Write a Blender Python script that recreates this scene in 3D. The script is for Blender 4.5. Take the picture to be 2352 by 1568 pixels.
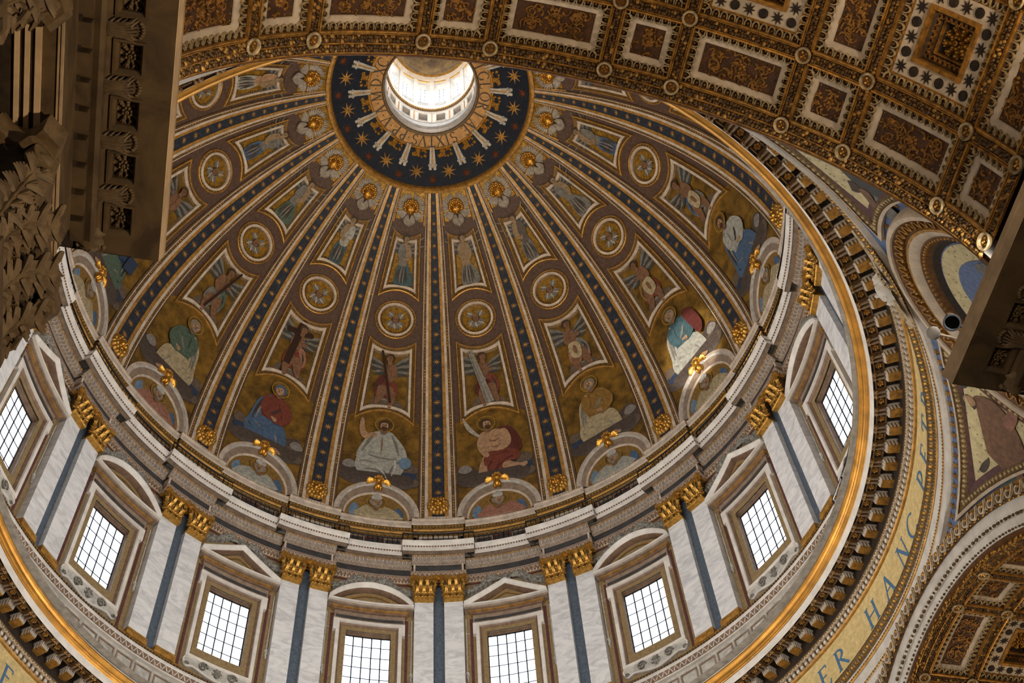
import bpy, math, random
from math import sin, cos, pi, radians, degrees, sqrt, atan2, hypot, asin, acos
from mathutils import Vector, Matrix
from mathutils.geometry import tessellate_polygon
SC = bpy.context.scene
for _o in list(bpy.data.objects): bpy.data.objects.remove(_o)
COL = SC.collection
RND = random.Random(7)

# ------------------------------------------------------------------ camera, light, exposure
CAMP = Vector((0.9368, -31.7513, 1.6)); YAW, PITCH, ROLL, FPX = 0.09703, 1.04886, -0.10594, 2999.4
_f = Vector((sin(YAW)*cos(PITCH), cos(YAW)*cos(PITCH), sin(PITCH)))
_r = Vector((cos(YAW), -sin(YAW), 0)); _u = _r.cross(_f)
_r2 = _r*cos(ROLL)+_u*sin(ROLL); _u2 = _u*cos(ROLL)-_r*sin(ROLL)
cam = bpy.data.cameras.new('camera'); camo = bpy.data.objects.new('camera', cam); COL.objects.link(camo)
cam.sensor_width = 36; cam.lens = 36*FPX/2352; cam.clip_start = .1; cam.clip_end = 500
camo.matrix_world = Matrix(((_r2.x, _u2.x, -_f.x, CAMP.x), (_r2.y, _u2.y, -_f.y, CAMP.y), (_r2.z, _u2.z, -_f.z, CAMP.z), (0, 0, 0, 1)))
SC.camera = camo
W = bpy.data.worlds.new('sky'); SC.world = W; W.use_nodes = True
_bg = W.node_tree.nodes['Background']; _bg.inputs[0].default_value = (0.87, 0.94, 1.0, 1); _bg.inputs[1].default_value = 3.4
SC.view_settings.view_transform = 'Standard'; SC.view_settings.look = 'None'
SC.view_settings.exposure = 0.0; SC.view_settings.gamma = 1; SC.view_settings.use_curve_mapping = False
SC.cycles.max_bounces = 6; SC.cycles.diffuse_bounces = 4; SC.cycles.glossy_bounces = 3; SC.cycles.transparent_max_bounces = 8
SC.cycles.use_denoising = True; SC.cycles.caustics_reflective = False; SC.cycles.caustics_refractive = False
SC.cycles.sample_clamp_indirect = 6
def lamp(name, kind, loc, power, color, size=.5, aim=None, angle=None, blend=.6):
    l = bpy.data.lights.new(name, kind); l.energy = power; l.color = color
    if kind == 'SPOT': l.spot_size = angle; l.spot_blend = blend; l.shadow_soft_size = size
    elif kind == 'POINT': l.shadow_soft_size = size
    elif kind == 'AREA': l.size = size
    o = bpy.data.objects.new(name, l); COL.objects.link(o); o.location = loc
    if aim is not None: o.rotation_euler = (Vector(aim)-Vector(loc)).to_track_quat('-Z', 'Y').to_euler()
    return o

# unseen fill spots added along the great cornice: warm into dome, white across drum
for _i in range(16):
    _a = 11.25+22.5*_i; _t = radians(_a); _p = (19.3*sin(_t), 19.3*cos(_t), 48.2)
    lamp('dome_fill_spot', 'SPOT', _p, 3400, (1., .85, .66), .5, (-4*sin(_t), -4*cos(_t), 90), radians(70), 1.)
    lamp('drum_fill_spot', 'SPOT', _p, 4700, (.97, .97, .97), .8, (-20*sin(_t), -20*cos(_t), 61), radians(80), 1.)
# unseen fill spots added on top of the nave and arm cornices
for _psi in (168.75, 78.75, -11.25, -101.25):
    for _s in (-1, 1):
        for _d in (21.3, 26.):
            _A = radians(_psi); _l = _s*10.1; _p = (sin(_A)*_d-cos(_A)*_l, cos(_A)*_d+sin(_A)*_l, 27.5)
            lamp('cornice_fill_spot', 'SPOT', _p, 1900 if _d > 22 else 12000, (1., .78, .52) if _d > 22 else (1., .93, .84), .4, (sin(_A)*_d*1.0+cos(_A)*_l*.1, cos(_A)*_d*1.0-sin(_A)*_l*.1, 42) if _d > 22 else (0, 0, 46), radians(110 if _d > 22 else 90), 1.)
# narrow spot added for the reflected sun patch in the third right bay
lamp('sun_patch_spot', 'SPOT', (-16.6, -9.6, 48.4), 130000, (1., .93, .82), .1, (17.0, 11.2, 75.0), radians(7.5), .5)
# unseen fill lights added low in the nave and inside the lantern
def _nv(l, d, z): return (sin(radians(168.75))*d-cos(radians(168.75))*l, cos(radians(168.75))*d+sin(radians(168.75))*l, z)
lamp('nave_fill_spot', 'SPOT', _nv(9.5, 27, 7), 14000, (1., .80, .56), .4, _nv(-10, 23, 26), radians(70), 1.)
lamp('nave_fill_spot', 'SPOT', _nv(-9.5, 34, 7), 6000, (1., .80, .56), .4, _nv(10, 20, 27), radians(60), 1.)
lamp('lantern_fill', 'POINT', (0, 0, 103.5), 700, (1., .97, .93), .4)  # added fill, brightens the lantern walls along with its windows
lamp('lantern_fill', 'POINT', (0, 0, 98.3), 260, (1., .97, .93), .3)
# ------------------------------------------------------------------ materials
MATS = {}
def lin(c):
    c = c/255.; return c/12.92 if c <= .04045 else ((c+.055)/1.055)**2.4
def mat(key, rgb, rough=.6, metal=0., scale=3., amt=.12, rgb2=None, bump=0., bscale=None, detail=3., emit=None, spec=.4):
    m = bpy.data.materials.new(key); m.use_nodes = True; nt = m.node_tree; b = nt.nodes['Principled BSDF']
    c1 = [lin(v) for v in rgb]; c2 = [lin(v) for v in (rgb2 or [v*(1-amt*2) for v in rgb])]
    geo = nt.nodes.new('ShaderNodeNewGeometry'); nz = nt.nodes.new('ShaderNodeTexNoise')
    nz.inputs['Scale'].default_value = scale; nz.inputs['Detail'].default_value = detail; nz.inputs['Roughness'].default_value = .65
    nt.links.new(geo.outputs['Position'], nz.inputs['Vector'])
    rp = nt.nodes.new('ShaderNodeValToRGB'); rp.color_ramp.elements[0].position = .33; rp.color_ramp.elements[1].position = .68
    rp.color_ramp.elements[0].color = c2+[1]; rp.color_ramp.elements[1].color = c1+[1]
    nt.links.new(nz.outputs['Fac'], rp.inputs['Fac']); nt.links.new(rp.outputs['Color'], b.inputs['Base Color'])
    b.inputs['Roughness'].default_value = rough; b.inputs['Metallic'].default_value = metal
    b.inputs['Specular IOR Level'].default_value = spec
    if bump:
        n2 = nt.nodes.new('ShaderNodeTexNoise'); n2.inputs['Scale'].default_value = bscale or scale*2.5; n2.inputs['Detail'].default_value = 2
        nt.links.new(geo.outputs['Position'], n2.inputs['Vector'])
        bp = nt.nodes.new('ShaderNodeBump'); bp.inputs['Strength'].default_value = bump; bp.inputs['Distance'].default_value = .05
        nt.links.new(n2.outputs['Fac'], bp.inputs['Height']); nt.links.new(bp.outputs['Normal'], b.inputs['Normal'])
    MATS[key] = m; return m
def veined(key, rgb, rgb2, scale=.35, dist=6., rough=.45):
    # cloudy stone with soft veins: a stretched, strongly distorted noise
    m = mat(key, rgb, rough); nt = m.node_tree; b = nt.nodes['Principled BSDF']
    geo = nt.nodes.new('ShaderNodeNewGeometry'); mp = nt.nodes.new('ShaderNodeMapping'); mp.inputs['Scale'].default_value = (1, 1, 2.2); mp.inputs['Rotation'].default_value = (.5, .4, .2)
    n = nt.nodes.new('ShaderNodeTexNoise'); n.inputs['Scale'].default_value = scale; n.inputs['Detail'].default_value = 6; n.inputs['Roughness'].default_value = .62; n.inputs['Distortion'].default_value = dist*.25
    nt.links.new(geo.outputs['Position'], mp.inputs['Vector']); nt.links.new(mp.outputs['Vector'], n.inputs['Vector'])
    rp = nt.nodes.new('ShaderNodeValToRGB'); e = rp.color_ramp.elements; e[0].position = .36; e[1].position = .6; e[0].color = [lin(v) for v in rgb2]+[1]; e[1].color = [lin(v) for v in rgb]+[1]
    nt.links.new(n.outputs['Fac'], rp.inputs['Fac']); nt.links.new(rp.outputs['Color'], b.inputs['Base Color']); return m
def speckle(key, rgb, dots, scale=7., thr=.16, rough=.5, metal=0., amt=.2):
    """ground colour with small irregular dark tesserae dots"""
    m = mat(key, rgb, rough, metal, 4., amt); nt = m.node_tree; b = nt.nodes['Principled BSDF']
    geo = nt.nodes.new('ShaderNodeNewGeometry'); vo = nt.nodes.new('ShaderNodeTexVoronoi'); vo.inputs['Scale'].default_value = scale
    nt.links.new(geo.outputs['Position'], vo.inputs['Vector'])
    lt = nt.nodes.new('ShaderNodeMath'); lt.operation = 'LESS_THAN'; lt.inputs[1].default_value = thr*1.6
    nt.links.new(vo.outputs['Distance'], lt.inputs[0])
    mx = nt.nodes.new('ShaderNodeMixRGB'); mx.inputs[2].default_value = [lin(v) for v in dots]+[1]
    src = b.inputs['Base Color'].links[0].from_socket
    nt.links.new(lt.outputs[0], mx.inputs[0]); nt.links.new(src, mx.inputs[1]); nt.links.new(mx.outputs[0], b.inputs['Base Color'])
    return m
def glassmat(key):
    m = bpy.data.materials.new(key); m.use_nodes = True; nt = m.node_tree; nt.nodes.clear()
    out = nt.nodes.new('ShaderNodeOutputMaterial'); tr = nt.nodes.new('ShaderNodeBsdfTransparent'); tr.inputs[0].default_value = (.95, .97, 1, 1)
    gl = nt.nodes.new('ShaderNodeBsdfGlossy'); gl.inputs['Roughness'].default_value = .08
    mx = nt.nodes.new('ShaderNodeMixShader'); mx.inputs[0].default_value = .06
    nt.links.new(tr.outputs[0], mx.inputs[1]); nt.links.new(gl.outputs[0], mx.inputs[2]); nt.links.new(mx.outputs[0], out.inputs[0])
    MATS[key] = m; return m
mat('white', (222, 214, 204), .5, scale=1.5, amt=.06)
mat('stucco', (205, 186, 166), .6, scale=2., amt=.1)
mat('whitegrey', (196, 190, 180), .6, scale=2.5, amt=.12)
veined('marble', (218, 216, 214), (186, 184, 184), .9, 5.)
mat('gold', (232, 168, 68), .34, .85, scale=5., amt=.2, bump=.25, bscale=14)
mat('gilt', (208, 156, 80), .42, .5, scale=3., amt=.14)
mat('goldring', (206, 146, 60), .3, .6, scale=1.2, amt=.12)
mat('goldpaint', (190, 138, 62), .5, .25, scale=4., amt=.18)
mat('goldleaf', (212, 158, 72), .36, .7, scale=6., amt=.15, bump=.12, bscale=20)
speckle('goldmosaic', (178, 132, 46), (92, 66, 26), 6.5, .12, .42, .45)
mat('goldfield', (140, 104, 40), .5, .3, scale=1.2, amt=.22, bump=.15, bscale=9)
mat('brownfield', (92, 70, 58), .6, scale=5., amt=.14, rgb2=(70, 51, 40))
mat('brownline', (120, 88, 52), .6, .1, scale=8., amt=.2)
mat('beadbrown', (128, 96, 46), .5, .3, scale=13., amt=.35)
speckle('starblue', (46, 54, 68), (30, 34, 44), 5., .3, .6)
mat('crownblue', (22, 29, 44), .6, scale=3., amt=.2, rgb2=(13, 17, 28), spec=.2)
mat('pendblue', (96, 118, 160), .5, scale=6., amt=.12)
mat('slate', (92, 102, 112), .45, scale=6., amt=.2, rgb2=(66, 76, 88))
mat('darkslate', (70, 68, 68), .5, scale=2., amt=.15)
mat('burgundy', (98, 58, 56), .5, scale=5., amt=.15)
mat('tanpanel', (150, 126, 86), .55, .05, scale=6., amt=.15, rgb2=(120, 100, 70))
mat('taupe', (152, 130, 110), .55, scale=3., amt=.12)
mat('woodbrown', (134, 106, 86), .5, scale=3., amt=.12)
mat('blackmatte', (14, 14, 15), .8, spec=.1)
mat('darkiron', (26, 26, 30), .5, .5)
mat('greystucco', (150, 144, 132), .65, scale=7., amt=.25, bump=.5, bscale=12)
mat('vaultbrown', (118, 76, 30), .5, .2, scale=5., amt=.25, rgb2=(72, 44, 16))
mat('vaultgold', (196, 138, 58), .42, .5, scale=5., amt=.2)
mat('vaultwhite', (214, 194, 170), .6, scale=2., amt=.08)
mat('vaultegg', (204, 176, 128), .5, .2, scale=6., amt=.2)
mat('redpanel', (92, 58, 34), .6, .1, scale=3.2, amt=.3, rgb2=(58, 36, 18), bump=.3, bscale=7)
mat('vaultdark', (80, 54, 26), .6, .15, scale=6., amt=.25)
mat('fruit', (112, 78, 34), .45, .3, scale=9., amt=.3)
speckle('textgold', (188, 138, 74), (150, 104, 50), 14., .2, .5, .2, .12)
mat('relief', (176, 122, 54), .42, .4, scale=6., amt=.25)
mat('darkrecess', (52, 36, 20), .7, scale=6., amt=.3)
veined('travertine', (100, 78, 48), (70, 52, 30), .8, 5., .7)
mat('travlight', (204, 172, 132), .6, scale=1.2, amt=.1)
mat('travbright', (226, 192, 148), .6, scale=1.2, amt=.08)  # travertine with the light falling on it put into the colour
mat('travdark', (66, 50, 32), .7, scale=3., amt=.25)
mat('travcarve', (122, 98, 66), .65, scale=4., amt=.2, rgb2=(88, 68, 42), bump=.2, bscale=8)
speckle('palemosaic', (214, 198, 150), (128, 112, 72), 4.5, .12, .5, 0., .08)
mat('letterblue', (82, 124, 164), .5, scale=5., amt=.1)
mat('letterdark', (52, 34, 14), .5, scale=5., amt=.1)
speckle('friezegold', (232, 206, 146), (204, 172, 108), 16., .2, .5, .1, .08)
mat('floorstone', (150, 140, 128), .4, scale=.4, amt=.1)
mat('plaster', (206, 196, 178), .8, scale=.6, amt=.06)
mat('exterior', (170, 160, 145), .8)
# mosaic pigments
for k, c in dict(skin=(176, 138, 104), skindark=(128, 92, 66), hair=(70, 50, 32), greyhair=(140, 128, 110), robewhite=(170, 168, 156), robegrey=(120, 116, 108),
                 robeblue=(76, 100, 128), robedeep=(44, 60, 84), robered=(120, 58, 44), robecrim=(92, 40, 34), robegreen=(82, 100, 84), robeteal=(66, 92, 98),
                 robegold=(140, 104, 48), robecream=(178, 160, 124), robepink=(160, 110, 90), winggrey=(120, 116, 108), wingdark=(66, 66, 64), cloud=(104, 88, 72), cloudlight=(138, 130, 122),
                 clouddark=(80, 68, 60), crosswood=(52, 30, 18), shade=(52, 42, 34), mitre=(190, 184, 172), skyblue=(110, 134, 156), halo=(170, 132, 56), silver=(176, 164, 150),
                 lampaint=(150, 124, 92), lampdark=(96, 84, 74), foldline=(66, 56, 50), foldgrey=(124, 120, 110), pillar=(150, 144, 130)).items():
    mat(k, c, .55, scale=4.5, amt=.13)
glassmat('glass')
mat('starrust', (120, 62, 30), .5, .2)
mat('veingrey', (150, 152, 158), .5, scale=2.5, amt=.3, rgb2=(186, 184, 182))
mat('paintclouds', (190, 160, 110), .6, scale=.9, amt=.2, rgb2=(96, 84, 78), detail=5)

# ------------------------------------------------------------------ mesh building
class MB:
    def __init__(s): s.v = []; s.f = []; s.m = []; s.mats = []
    def add(s, shape, mk, F=None):
        vs, fs = shape; o = len(s.v)
        if F is None: s.v.extend(vs)
        else: s.v.extend([F(*p) for p in vs])
        if mk not in s.mats: s.mats.append(mk)
        i = s.mats.index(mk)
        s.f.extend([tuple(k+o for k in f) for f in fs]); s.m.extend([i]*len(fs)); return s
    def mesh(s, name, org=(0, 0, 0), smooth=False):
        me = bpy.data.meshes.new(name); ox, oy, oz = org
        me.from_pydata([(x-ox, y-oy, z-oz) for x, y, z in s.v], [], s.f)
        for k in s.mats: me.materials.append(MATS[k])
        if len(s.mats) > 1: me.polygons.foreach_set('material_index', s.m)
        if smooth:
            me.polygons.foreach_set('use_smooth', [True]*len(s.f)); me.set_sharp_from_angle(angle=radians(smooth if smooth is not True else 40))
        return me
def link(name, data, parent=None, loc=(0, 0, 0)):
    o = bpy.data.objects.new(name, data); COL.objects.link(o); o.location = loc
    if parent is not None: o.parent = parent
    return o
def tag(o, label=None, cat=None, group=None, kind=None):
    if label: o['label'] = label
    if cat: o['category'] = cat
    if group: o['group'] = group
    if kind: o['kind'] = kind
    return o
def struct(name, mb, smooth=False, label=None):
    o = link(name, mb.mesh(name, (0, 0, 0), smooth)); o['kind'] = 'structure'; o['label'] = label or name
    return o
def part(name, mb, parent, org=(0, 0, 0), smooth=False, kind=None):
    o = link(name, mb.mesh(name, org, smooth), parent)
    if kind: o['kind'] = kind
    return o
def thing(name, label, cat, org=(0, 0, 0), group=None):
    return tag(link(name, None, None, org), label, cat, group)
def rotz(p, dth):
    a = radians(-dth); return Vector((p[0]*cos(a)-p[1]*sin(a), p[0]*sin(a)+p[1]*cos(a), p[2]))
def dup(root, dth, label=None, parent=None):
    """copy of a thing or part turned about the dome axis, with copies of its parts and sub-parts"""
    r = root.copy(); COL.objects.link(r); r.location = rotz(root.location, dth)
    r.rotation_euler = (0, 0, root.rotation_euler.z-radians(dth))
    if label: r['label'] = label
    if parent is not None: r.parent = parent
    for ch in root.children:
        c = ch.copy(); COL.objects.link(c); c.parent = r
        for g in ch.children:
            d = g.copy(); COL.objects.link(d); d.parent = c
    return r

# ------------------------------------------------------------------ local shapes in (u, v, w)
def grid(u0, u1, v0, v1, w, nu=1, nv=1):
    vs = [(u0+(u1-u0)*i/nu, v0+(v1-v0)*j/nv, w) for j in range(nv+1) for i in range(nu+1)]
    fs = [(j*(nu+1)+i, j*(nu+1)+i+1, (j+1)*(nu+1)+i+1, (j+1)*(nu+1)+i) for j in range(nv) for i in range(nu)]
    return vs, fs
def box(u0, u1, v0, v1, w0, w1, nu=1, nv=1):
    vs, fs = grid(u0, u1, v0, v1, w1, nu, nv); n = len(vs)
    v2, f2 = grid(u0, u1, v0, v1, w0, nu, nv); vs = vs+v2; fs = fs+[tuple(reversed([k+n for k in f])) for f in f2]
    e = [i for i in range(nu)]; k = nu+1
    for i in range(nu):
        a = i; b = i+1; fs.append((b, a, a+n, b+n)); a = nv*k+i; b = a+1; fs.append((a, b, b+n, a+n))
    for j in range(nv):
        a = j*k; b = a+k; fs.append((a, b, b+n, a+n)); a = j*k+nu; b = a+k; fs.append((b, a, a+n, b+n))
    return vs, fs
def prism(pts, w0, w1, sides=True):
    n = len(pts); vs = [(p[0], p[1], w1) for p in pts]
    fs = [tuple(t) for t in tessellate_polygon([[Vector((p[0], p[1], 0)) for p in pts]])]
    if sides:
        vs += [(p[0], p[1], w0) for p in pts]
        fs += [(i, (i+1) % n, (i+1) % n+n, i+n) for i in range(n)]
    return vs, fs
def inset(pts, d):
    if isinstance(pts, Outline): return pts.inset(d)
    n = len(pts); A = sum(pts[i][0]*pts[(i+1) % n][1]-pts[(i+1) % n][0]*pts[i][1] for i in range(n)); s = 1 if A > 0 else -1
    out = []
    for i in range(n):
        p0, p1, p2 = pts[i-1], pts[i], pts[(i+1) % n]
        e1 = Vector((p1[0]-p0[0], p1[1]-p0[1])).normalized(); e2 = Vector((p2[0]-p1[0], p2[1]-p1[1])).normalized()
        n1 = Vector((-e1.y, e1.x))*s; n2 = Vector((-e2.y, e2.x))*s; m = n1+n2
        L = m.length_squared
        m = m*(2/L) if L > .15 else n1*2
        k = m/2*2
        out.append((p1[0]+k.x*d/1, p1[1]+k.y*d/1))
    return out
class Outline(list):
    """closed outline made of sides (each a polyline with both ends); insets keep its corners sharp"""
    def __init__(s, sides):
        s.sides = sides; super().__init__([p for sd in sides for p in sd[:-1]])
        A = sum(s[i][0]*s[(i+1) % len(s)][1]-s[(i+1) % len(s)][0]*s[i][1] for i in range(len(s))); s.sg = 1 if A > 0 else -1
    def inset(s, d):
        off = []
        for sd in s.sides:
            q = []
            for i, p in enumerate(sd):
                a, b = sd[max(i-1, 0)], sd[min(i+1, len(sd)-1)]; dx, dy = b[0]-a[0], b[1]-a[1]; l = hypot(dx, dy) or 1
                q.append((p[0]-dy/l*d*s.sg, p[1]+dx/l*d*s.sg, dx/l, dy/l))
            off.append(q)
        cor = []; n = len(off)
        for k in range(n):
            a, b = off[k-1][-1], off[k][0]; det = a[2]*b[3]-a[3]*b[2]
            if abs(det) < .05: cor.append(((a[0]+b[0])/2, (a[1]+b[1])/2)); continue
            t = ((b[0]-a[0])*b[3]-(b[1]-a[1])*b[2])/det; cor.append((a[0]+a[2]*t, a[1]+a[3]*t))
        out = []
        for k in range(n):
            q = off[k]; c0, c1 = cor[k], cor[(k+1) % n]; m = len(q)-1
            m0 = (c0[0]-q[0][0])*q[0][2]+(c0[1]-q[0][1])*q[0][3]; m1 = (c1[0]-q[m][0])*q[m][2]+(c1[1]-q[m][1])*q[m][3]; sd = []
            for i in range(m+1):
                x = i/m; t = m0*(1-x)+m1*x; sd.append((q[i][0]+q[i][2]*t, q[i][1]+q[i][3]*t))
            sd[0] = c0; sd[m] = c1
            out.append(sd)
        return Outline(out)
def rect_outline(u0, u1, v0, v1, st=.5):
    sd = []
    for a, b in (((u0, v0), (u1, v0)), ((u1, v0), (u1, v1)), ((u1, v1), (u0, v1)), ((u0, v1), (u0, v0))):
        n = max(1, int(max(abs(a[0]-b[0]), abs(a[1]-b[1]))/st+.5)); sd.append([(a[0]+(b[0]-a[0])*i/n, a[1]+(b[1]-a[1])*i/n) for i in range(n+1)])
    return Outline(sd)
def frame(pts, prof, closed=True):
    """loft between insets of a closed outline; prof = [(inset, w), ...]"""
    n = len(pts); vs = []; fs = []
    for d, w in prof: vs += [(p[0], p[1], w) for p in (inset(pts, d) if d else pts)]
    for k in range(len(prof)-1):
        for i in range(n):
            j = (i+1) % n; fs.append((k*n+i, k*n+j, (k+1)*n+j, (k+1)*n+i))
    return vs, fs
def lathe(prof, n=24, cu=0, cv=0, a0=0, a1=2*pi, cap=False, su=1, sv=1):
    """profile (radius, w) about the w axis"""
    full = abs(a1-a0) > 6.28; m = n if full else n+1; vs = []; fs = []
    for r, w in prof: vs += [(cu+su*r*cos(a0+(a1-a0)*i/n), cv+sv*r*sin(a0+(a1-a0)*i/n), w) for i in range(m)]
    for k in range(len(prof)-1):
        for i in range(n):
            j = (i+1) % m; fs.append((k*m+i, k*m+j, (k+1)*m+j, (k+1)*m+i))
    if cap: fs.append(tuple((len(prof)-1)*m+i for i in range(m)))
    return vs, fs
def bump(cu, cv, w, ru, rv, rw, n=8, rings=2):
    pr = [(cos(pi/2*k/rings), sin(pi/2*k/rings)) for k in range(rings)]
    vs = []; fs = []
    for c, s in pr: vs += [(cu+ru*c*cos(2*pi*i/n), cv+rv*c*sin(2*pi*i/n), w+rw*s) for i in range(n)]
    vs.append((cu, cv, w+rw)); t = len(vs)-1
    for k in range(rings-1):
        for i in range(n): j = (i+1) % n; fs.append((k*n+i, k*n+j, (k+1)*n+j, (k+1)*n+i))
    for i in range(n): fs.append(((rings-1)*n+i, (rings-1)*n+(i+1) % n, t))
    return vs, fs
def tube(pts, rad, n=6, cap=True):
    P = [Vector(p) for p in pts]; m = len(P); vs = []; fs = []
    R = rad if isinstance(rad, (list, tuple)) else [rad]*m
    for i, p in enumerate(P):
        t = (P[min(i+1, m-1)]-P[max(i-1, 0)]).normalized(); a = Vector((0, 0, 1)) if abs(t.z) < .9 else Vector((1, 0, 0))
        x = t.cross(a).normalized(); y = t.cross(x)
        for k in range(n):
            q = p+(x*cos(2*pi*k/n)+y*sin(2*pi*k/n))*R[i]; vs.append(tuple(q))
    for i in range(m-1):
        for k in range(n): l = (k+1) % n; fs.append((i*n+k, i*n+l, (i+1)*n+l, (i+1)*n+k))
    if cap: fs += [tuple(range(n)), tuple((m-1)*n+k for k in reversed(range(n)))]
    return vs, fs
def starpts(R, r, n=8, cu=0, cv=0, rot=0):
    return [(cu+(R if k % 2 == 0 else r)*sin(rot+pi*k/n), cv+(R if k % 2 == 0 else r)*cos(rot+pi*k/n)) for k in range(2*n)]
def starshape(R, r, h, n=8, cu=0, cv=0, w=0, rot=0):
    p = starpts(R, r, n, cu, cv, rot); vs = [(a, b, w) for a, b in p]+[(cu, cv, w+h)]; k = len(p)
    return vs, [(i, (i+1) % k, k) for i in range(k)]
def smooth(pts, k=4):
    n = len(pts); out = []
    for i in range(n):
        p0, p1, p2, p3 = [pts[(i+d) % n] for d in (-1, 0, 1, 2)]
        for j in range(k):
            t = j/k; out.append(tuple(.5*((2*p1[c])+(-p0[c]+p2[c])*t+(2*p0[c]-5*p1[c]+4*p2[c]-p3[c])*t*t+(-p0[c]+3*p1[c]-3*p2[c]+p3[c])*t**3) for c in (0, 1)))
    return out
def strip2(path, wid):
    """flat tapered ribbon outline along a path, wid = list of half widths"""
    L = []; R = []; m = len(path)
    for i, p in enumerate(path):
        a = path[max(i-1, 0)]; b = path[min(i+1, m-1)]; dx, dy = b[0]-a[0], b[1]-a[1]; l = hypot(dx, dy) or 1
        h = wid[i] if isinstance(wid, (list, tuple)) else wid
        L.append((p[0]-dy/l*h, p[1]+dx/l*h)); R.append((p[0]+dy/l*h, p[1]-dx/l*h))
    return L+R[::-1]
def ribbon(path, h, w0, w1):
    """raised strip of constant half width following a polyline in (u,v)"""
    o = strip2(path, h); n = len(path); vs = []; fs = []
    for w in (w1, w0): vs += [(p[0], p[1], w) for p in o]
    N = 2*n
    for i in range(n-1): fs.append((i, i+1, N-2-i, N-1-i))
    for i in range(N): fs.append((i, (i+1) % N, (i+1) % N+N, i+N))
    return vs, fs

# ------------------------------------------------------------------ curved frames: (u, v, w) -> world
def pol(th, r, z): t = radians(th); return (r*sin(t), r*cos(t), z)
DA, DB, DZ = 20.85, 25.5, 69.6
_S = [0.]; _N = 360
for _i in range(_N):
    _t = radians(90*(_i+.5)/_N); _S.append(_S[-1]+hypot(DA*sin(_t), DB*cos(_t))*radians(90/_N))
def t2s(t): x = max(0, min(_N-1e-6, t/90*_N)); i = int(x); return _S[i]+(_S[i+1]-_S[i])*(x-i)
def s2t(s):
    if s <= 0: return s/_S[1]*90/_N
    lo, hi = 0, _N
    while hi-lo > 1:
        m = (lo+hi)//2
        if _S[m] <= s: lo = m
        else: hi = m
    return (lo+(s-_S[lo])/(_S[lo+1]-_S[lo]))*90/_N
def domept(th, t, w=0):
    c, s = cos(radians(t)), sin(radians(t)); nr, nz = -c/DA, -s/DB; l = hypot(nr, nz)
    return pol(th, DA*c+w*nr/l, DZ+DB*s+w*nz/l)
def dome_map(th0, tc):
    s0 = t2s(tc)
    def F(u, v, w=0):
        t = s2t(s0+v); r = DA*cos(radians(t)); return domept(th0+degrees(u/max(r, .3)), t, w)
    return F
def dome_uv(tc, pts):
    """(theta offset deg, t deg) -> (u, v) about tc"""
    s0 = t2s(tc); return [(radians(a)*DA*cos(radians(t)), t2s(t)-s0) for a, t in pts]
def cyl_map(th0, R):
    def F(u, v, w=0): return pol(th0+degrees(u/R), R-w, v)
    return F
def vault_map(psi, R, zv):
    a = radians(psi); ax = (sin(a), cos(a)); lt = (-cos(a), sin(a))
    def F(u, v, w=0):
        q = R-w; la = q*sin(u/R); z = zv+q*cos(u/R); return (ax[0]*v+lt[0]*la, ax[1]*v+lt[1]*la, z)
    return F
def arm(psi):
    """(lateral, distance along the arm, height) -> world"""
    a = radians(psi)
    def F(la, d, z): return (sin(a)*d-cos(a)*la, cos(a)*d+sin(a)*la, z)
    return F
PR, PZ = 24.1, 27.7
def pend_map(th0, phi0):
    c0 = Vector(pol(th0, cos(radians(phi0)), sin(radians(phi0)))); e = Vector(pol(th0+90, 1, 0)); n = e.cross(c0)
    if n.z < 0: n = -n
    def F(u, v, w=0):
        q = hypot(u, v)
        if q < 1e-9: d = c0
        else: d = c0*cos(q/PR)+(e*(u/q)+n*(v/q))*sin(q/PR)
        p = d*(PR-w); return (p.x, p.y, p.z+PZ)
    return F
def pendpt(th, z, w=0):
    c = sqrt(max(0, PR*PR-(z-PZ)**2)); k = (PR-w)/PR; return pol(th, c*k, PZ+(z-PZ)*k)
def sweep(prof, th0, th1, n):
    """profile of (r, z) swept about the dome axis"""
    m = len(prof); full = abs(th1-th0) >= 359.9
    k = n if full else n+1
    vs = [pol(th0+(th1-th0)*i/n, r, z) for i in range(k) for r, z in prof]
    fs = [(i*m+j, ((i+1) % k)*m+j, ((i+1) % k)*m+j+1, i*m+j+1) for i in range(n) for j in range(m-1)]
    return vs, fs
def extr(prof, F, d0, d1, n=1):
    """profile of (lateral, z) extruded along an arm"""
    m = len(prof); vs = [F(l, d0+(d1-d0)*i/n, z) for i in range(n+1) for l, z in prof]
    fs = [(i*m+j, (i+1)*m+j, (i+1)*m+j+1, i*m+j+1) for i in range(n) for j in range(m-1)]
    return vs, fs
def loftcap(prof, F, d):
    vs = [F(l, d, z) for l, z in prof]; return vs, [tuple(range(len(vs)))]
ORD = ['middle', 'first', 'second', 'third', 'fourth', 'fifth', 'sixth', 'seventh', 'eighth', 'ninth']
def ribname(k): return 'the centre rib' if k == 0 else 'the %s rib %s of centre' % (ORD[abs(k)], 'right' if k > 0 else 'left')
def bayname(k): return 'the %s bay %s of centre' % (ORD[abs(k)], 'right' if k > 0 else 'left')
BAYS = [-6, -5, -4, -3, -2, -1, 1, 2, 3, 4, 5, 6]
def bayth(k): return (abs(k)-.5)*22.5*(1 if k > 0 else -1)
# ------------------------------------------------------------------ the shell of the church
ARMS = [168.75, 78.75, -11.25, -101.25]
FACE = 20.15
VR = {168.75: 10.6, 78.75: 11.4, -11.25: 11.4, -101.25: 11.4}
VZ = 28.2
DEDGE = 19.95
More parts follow.
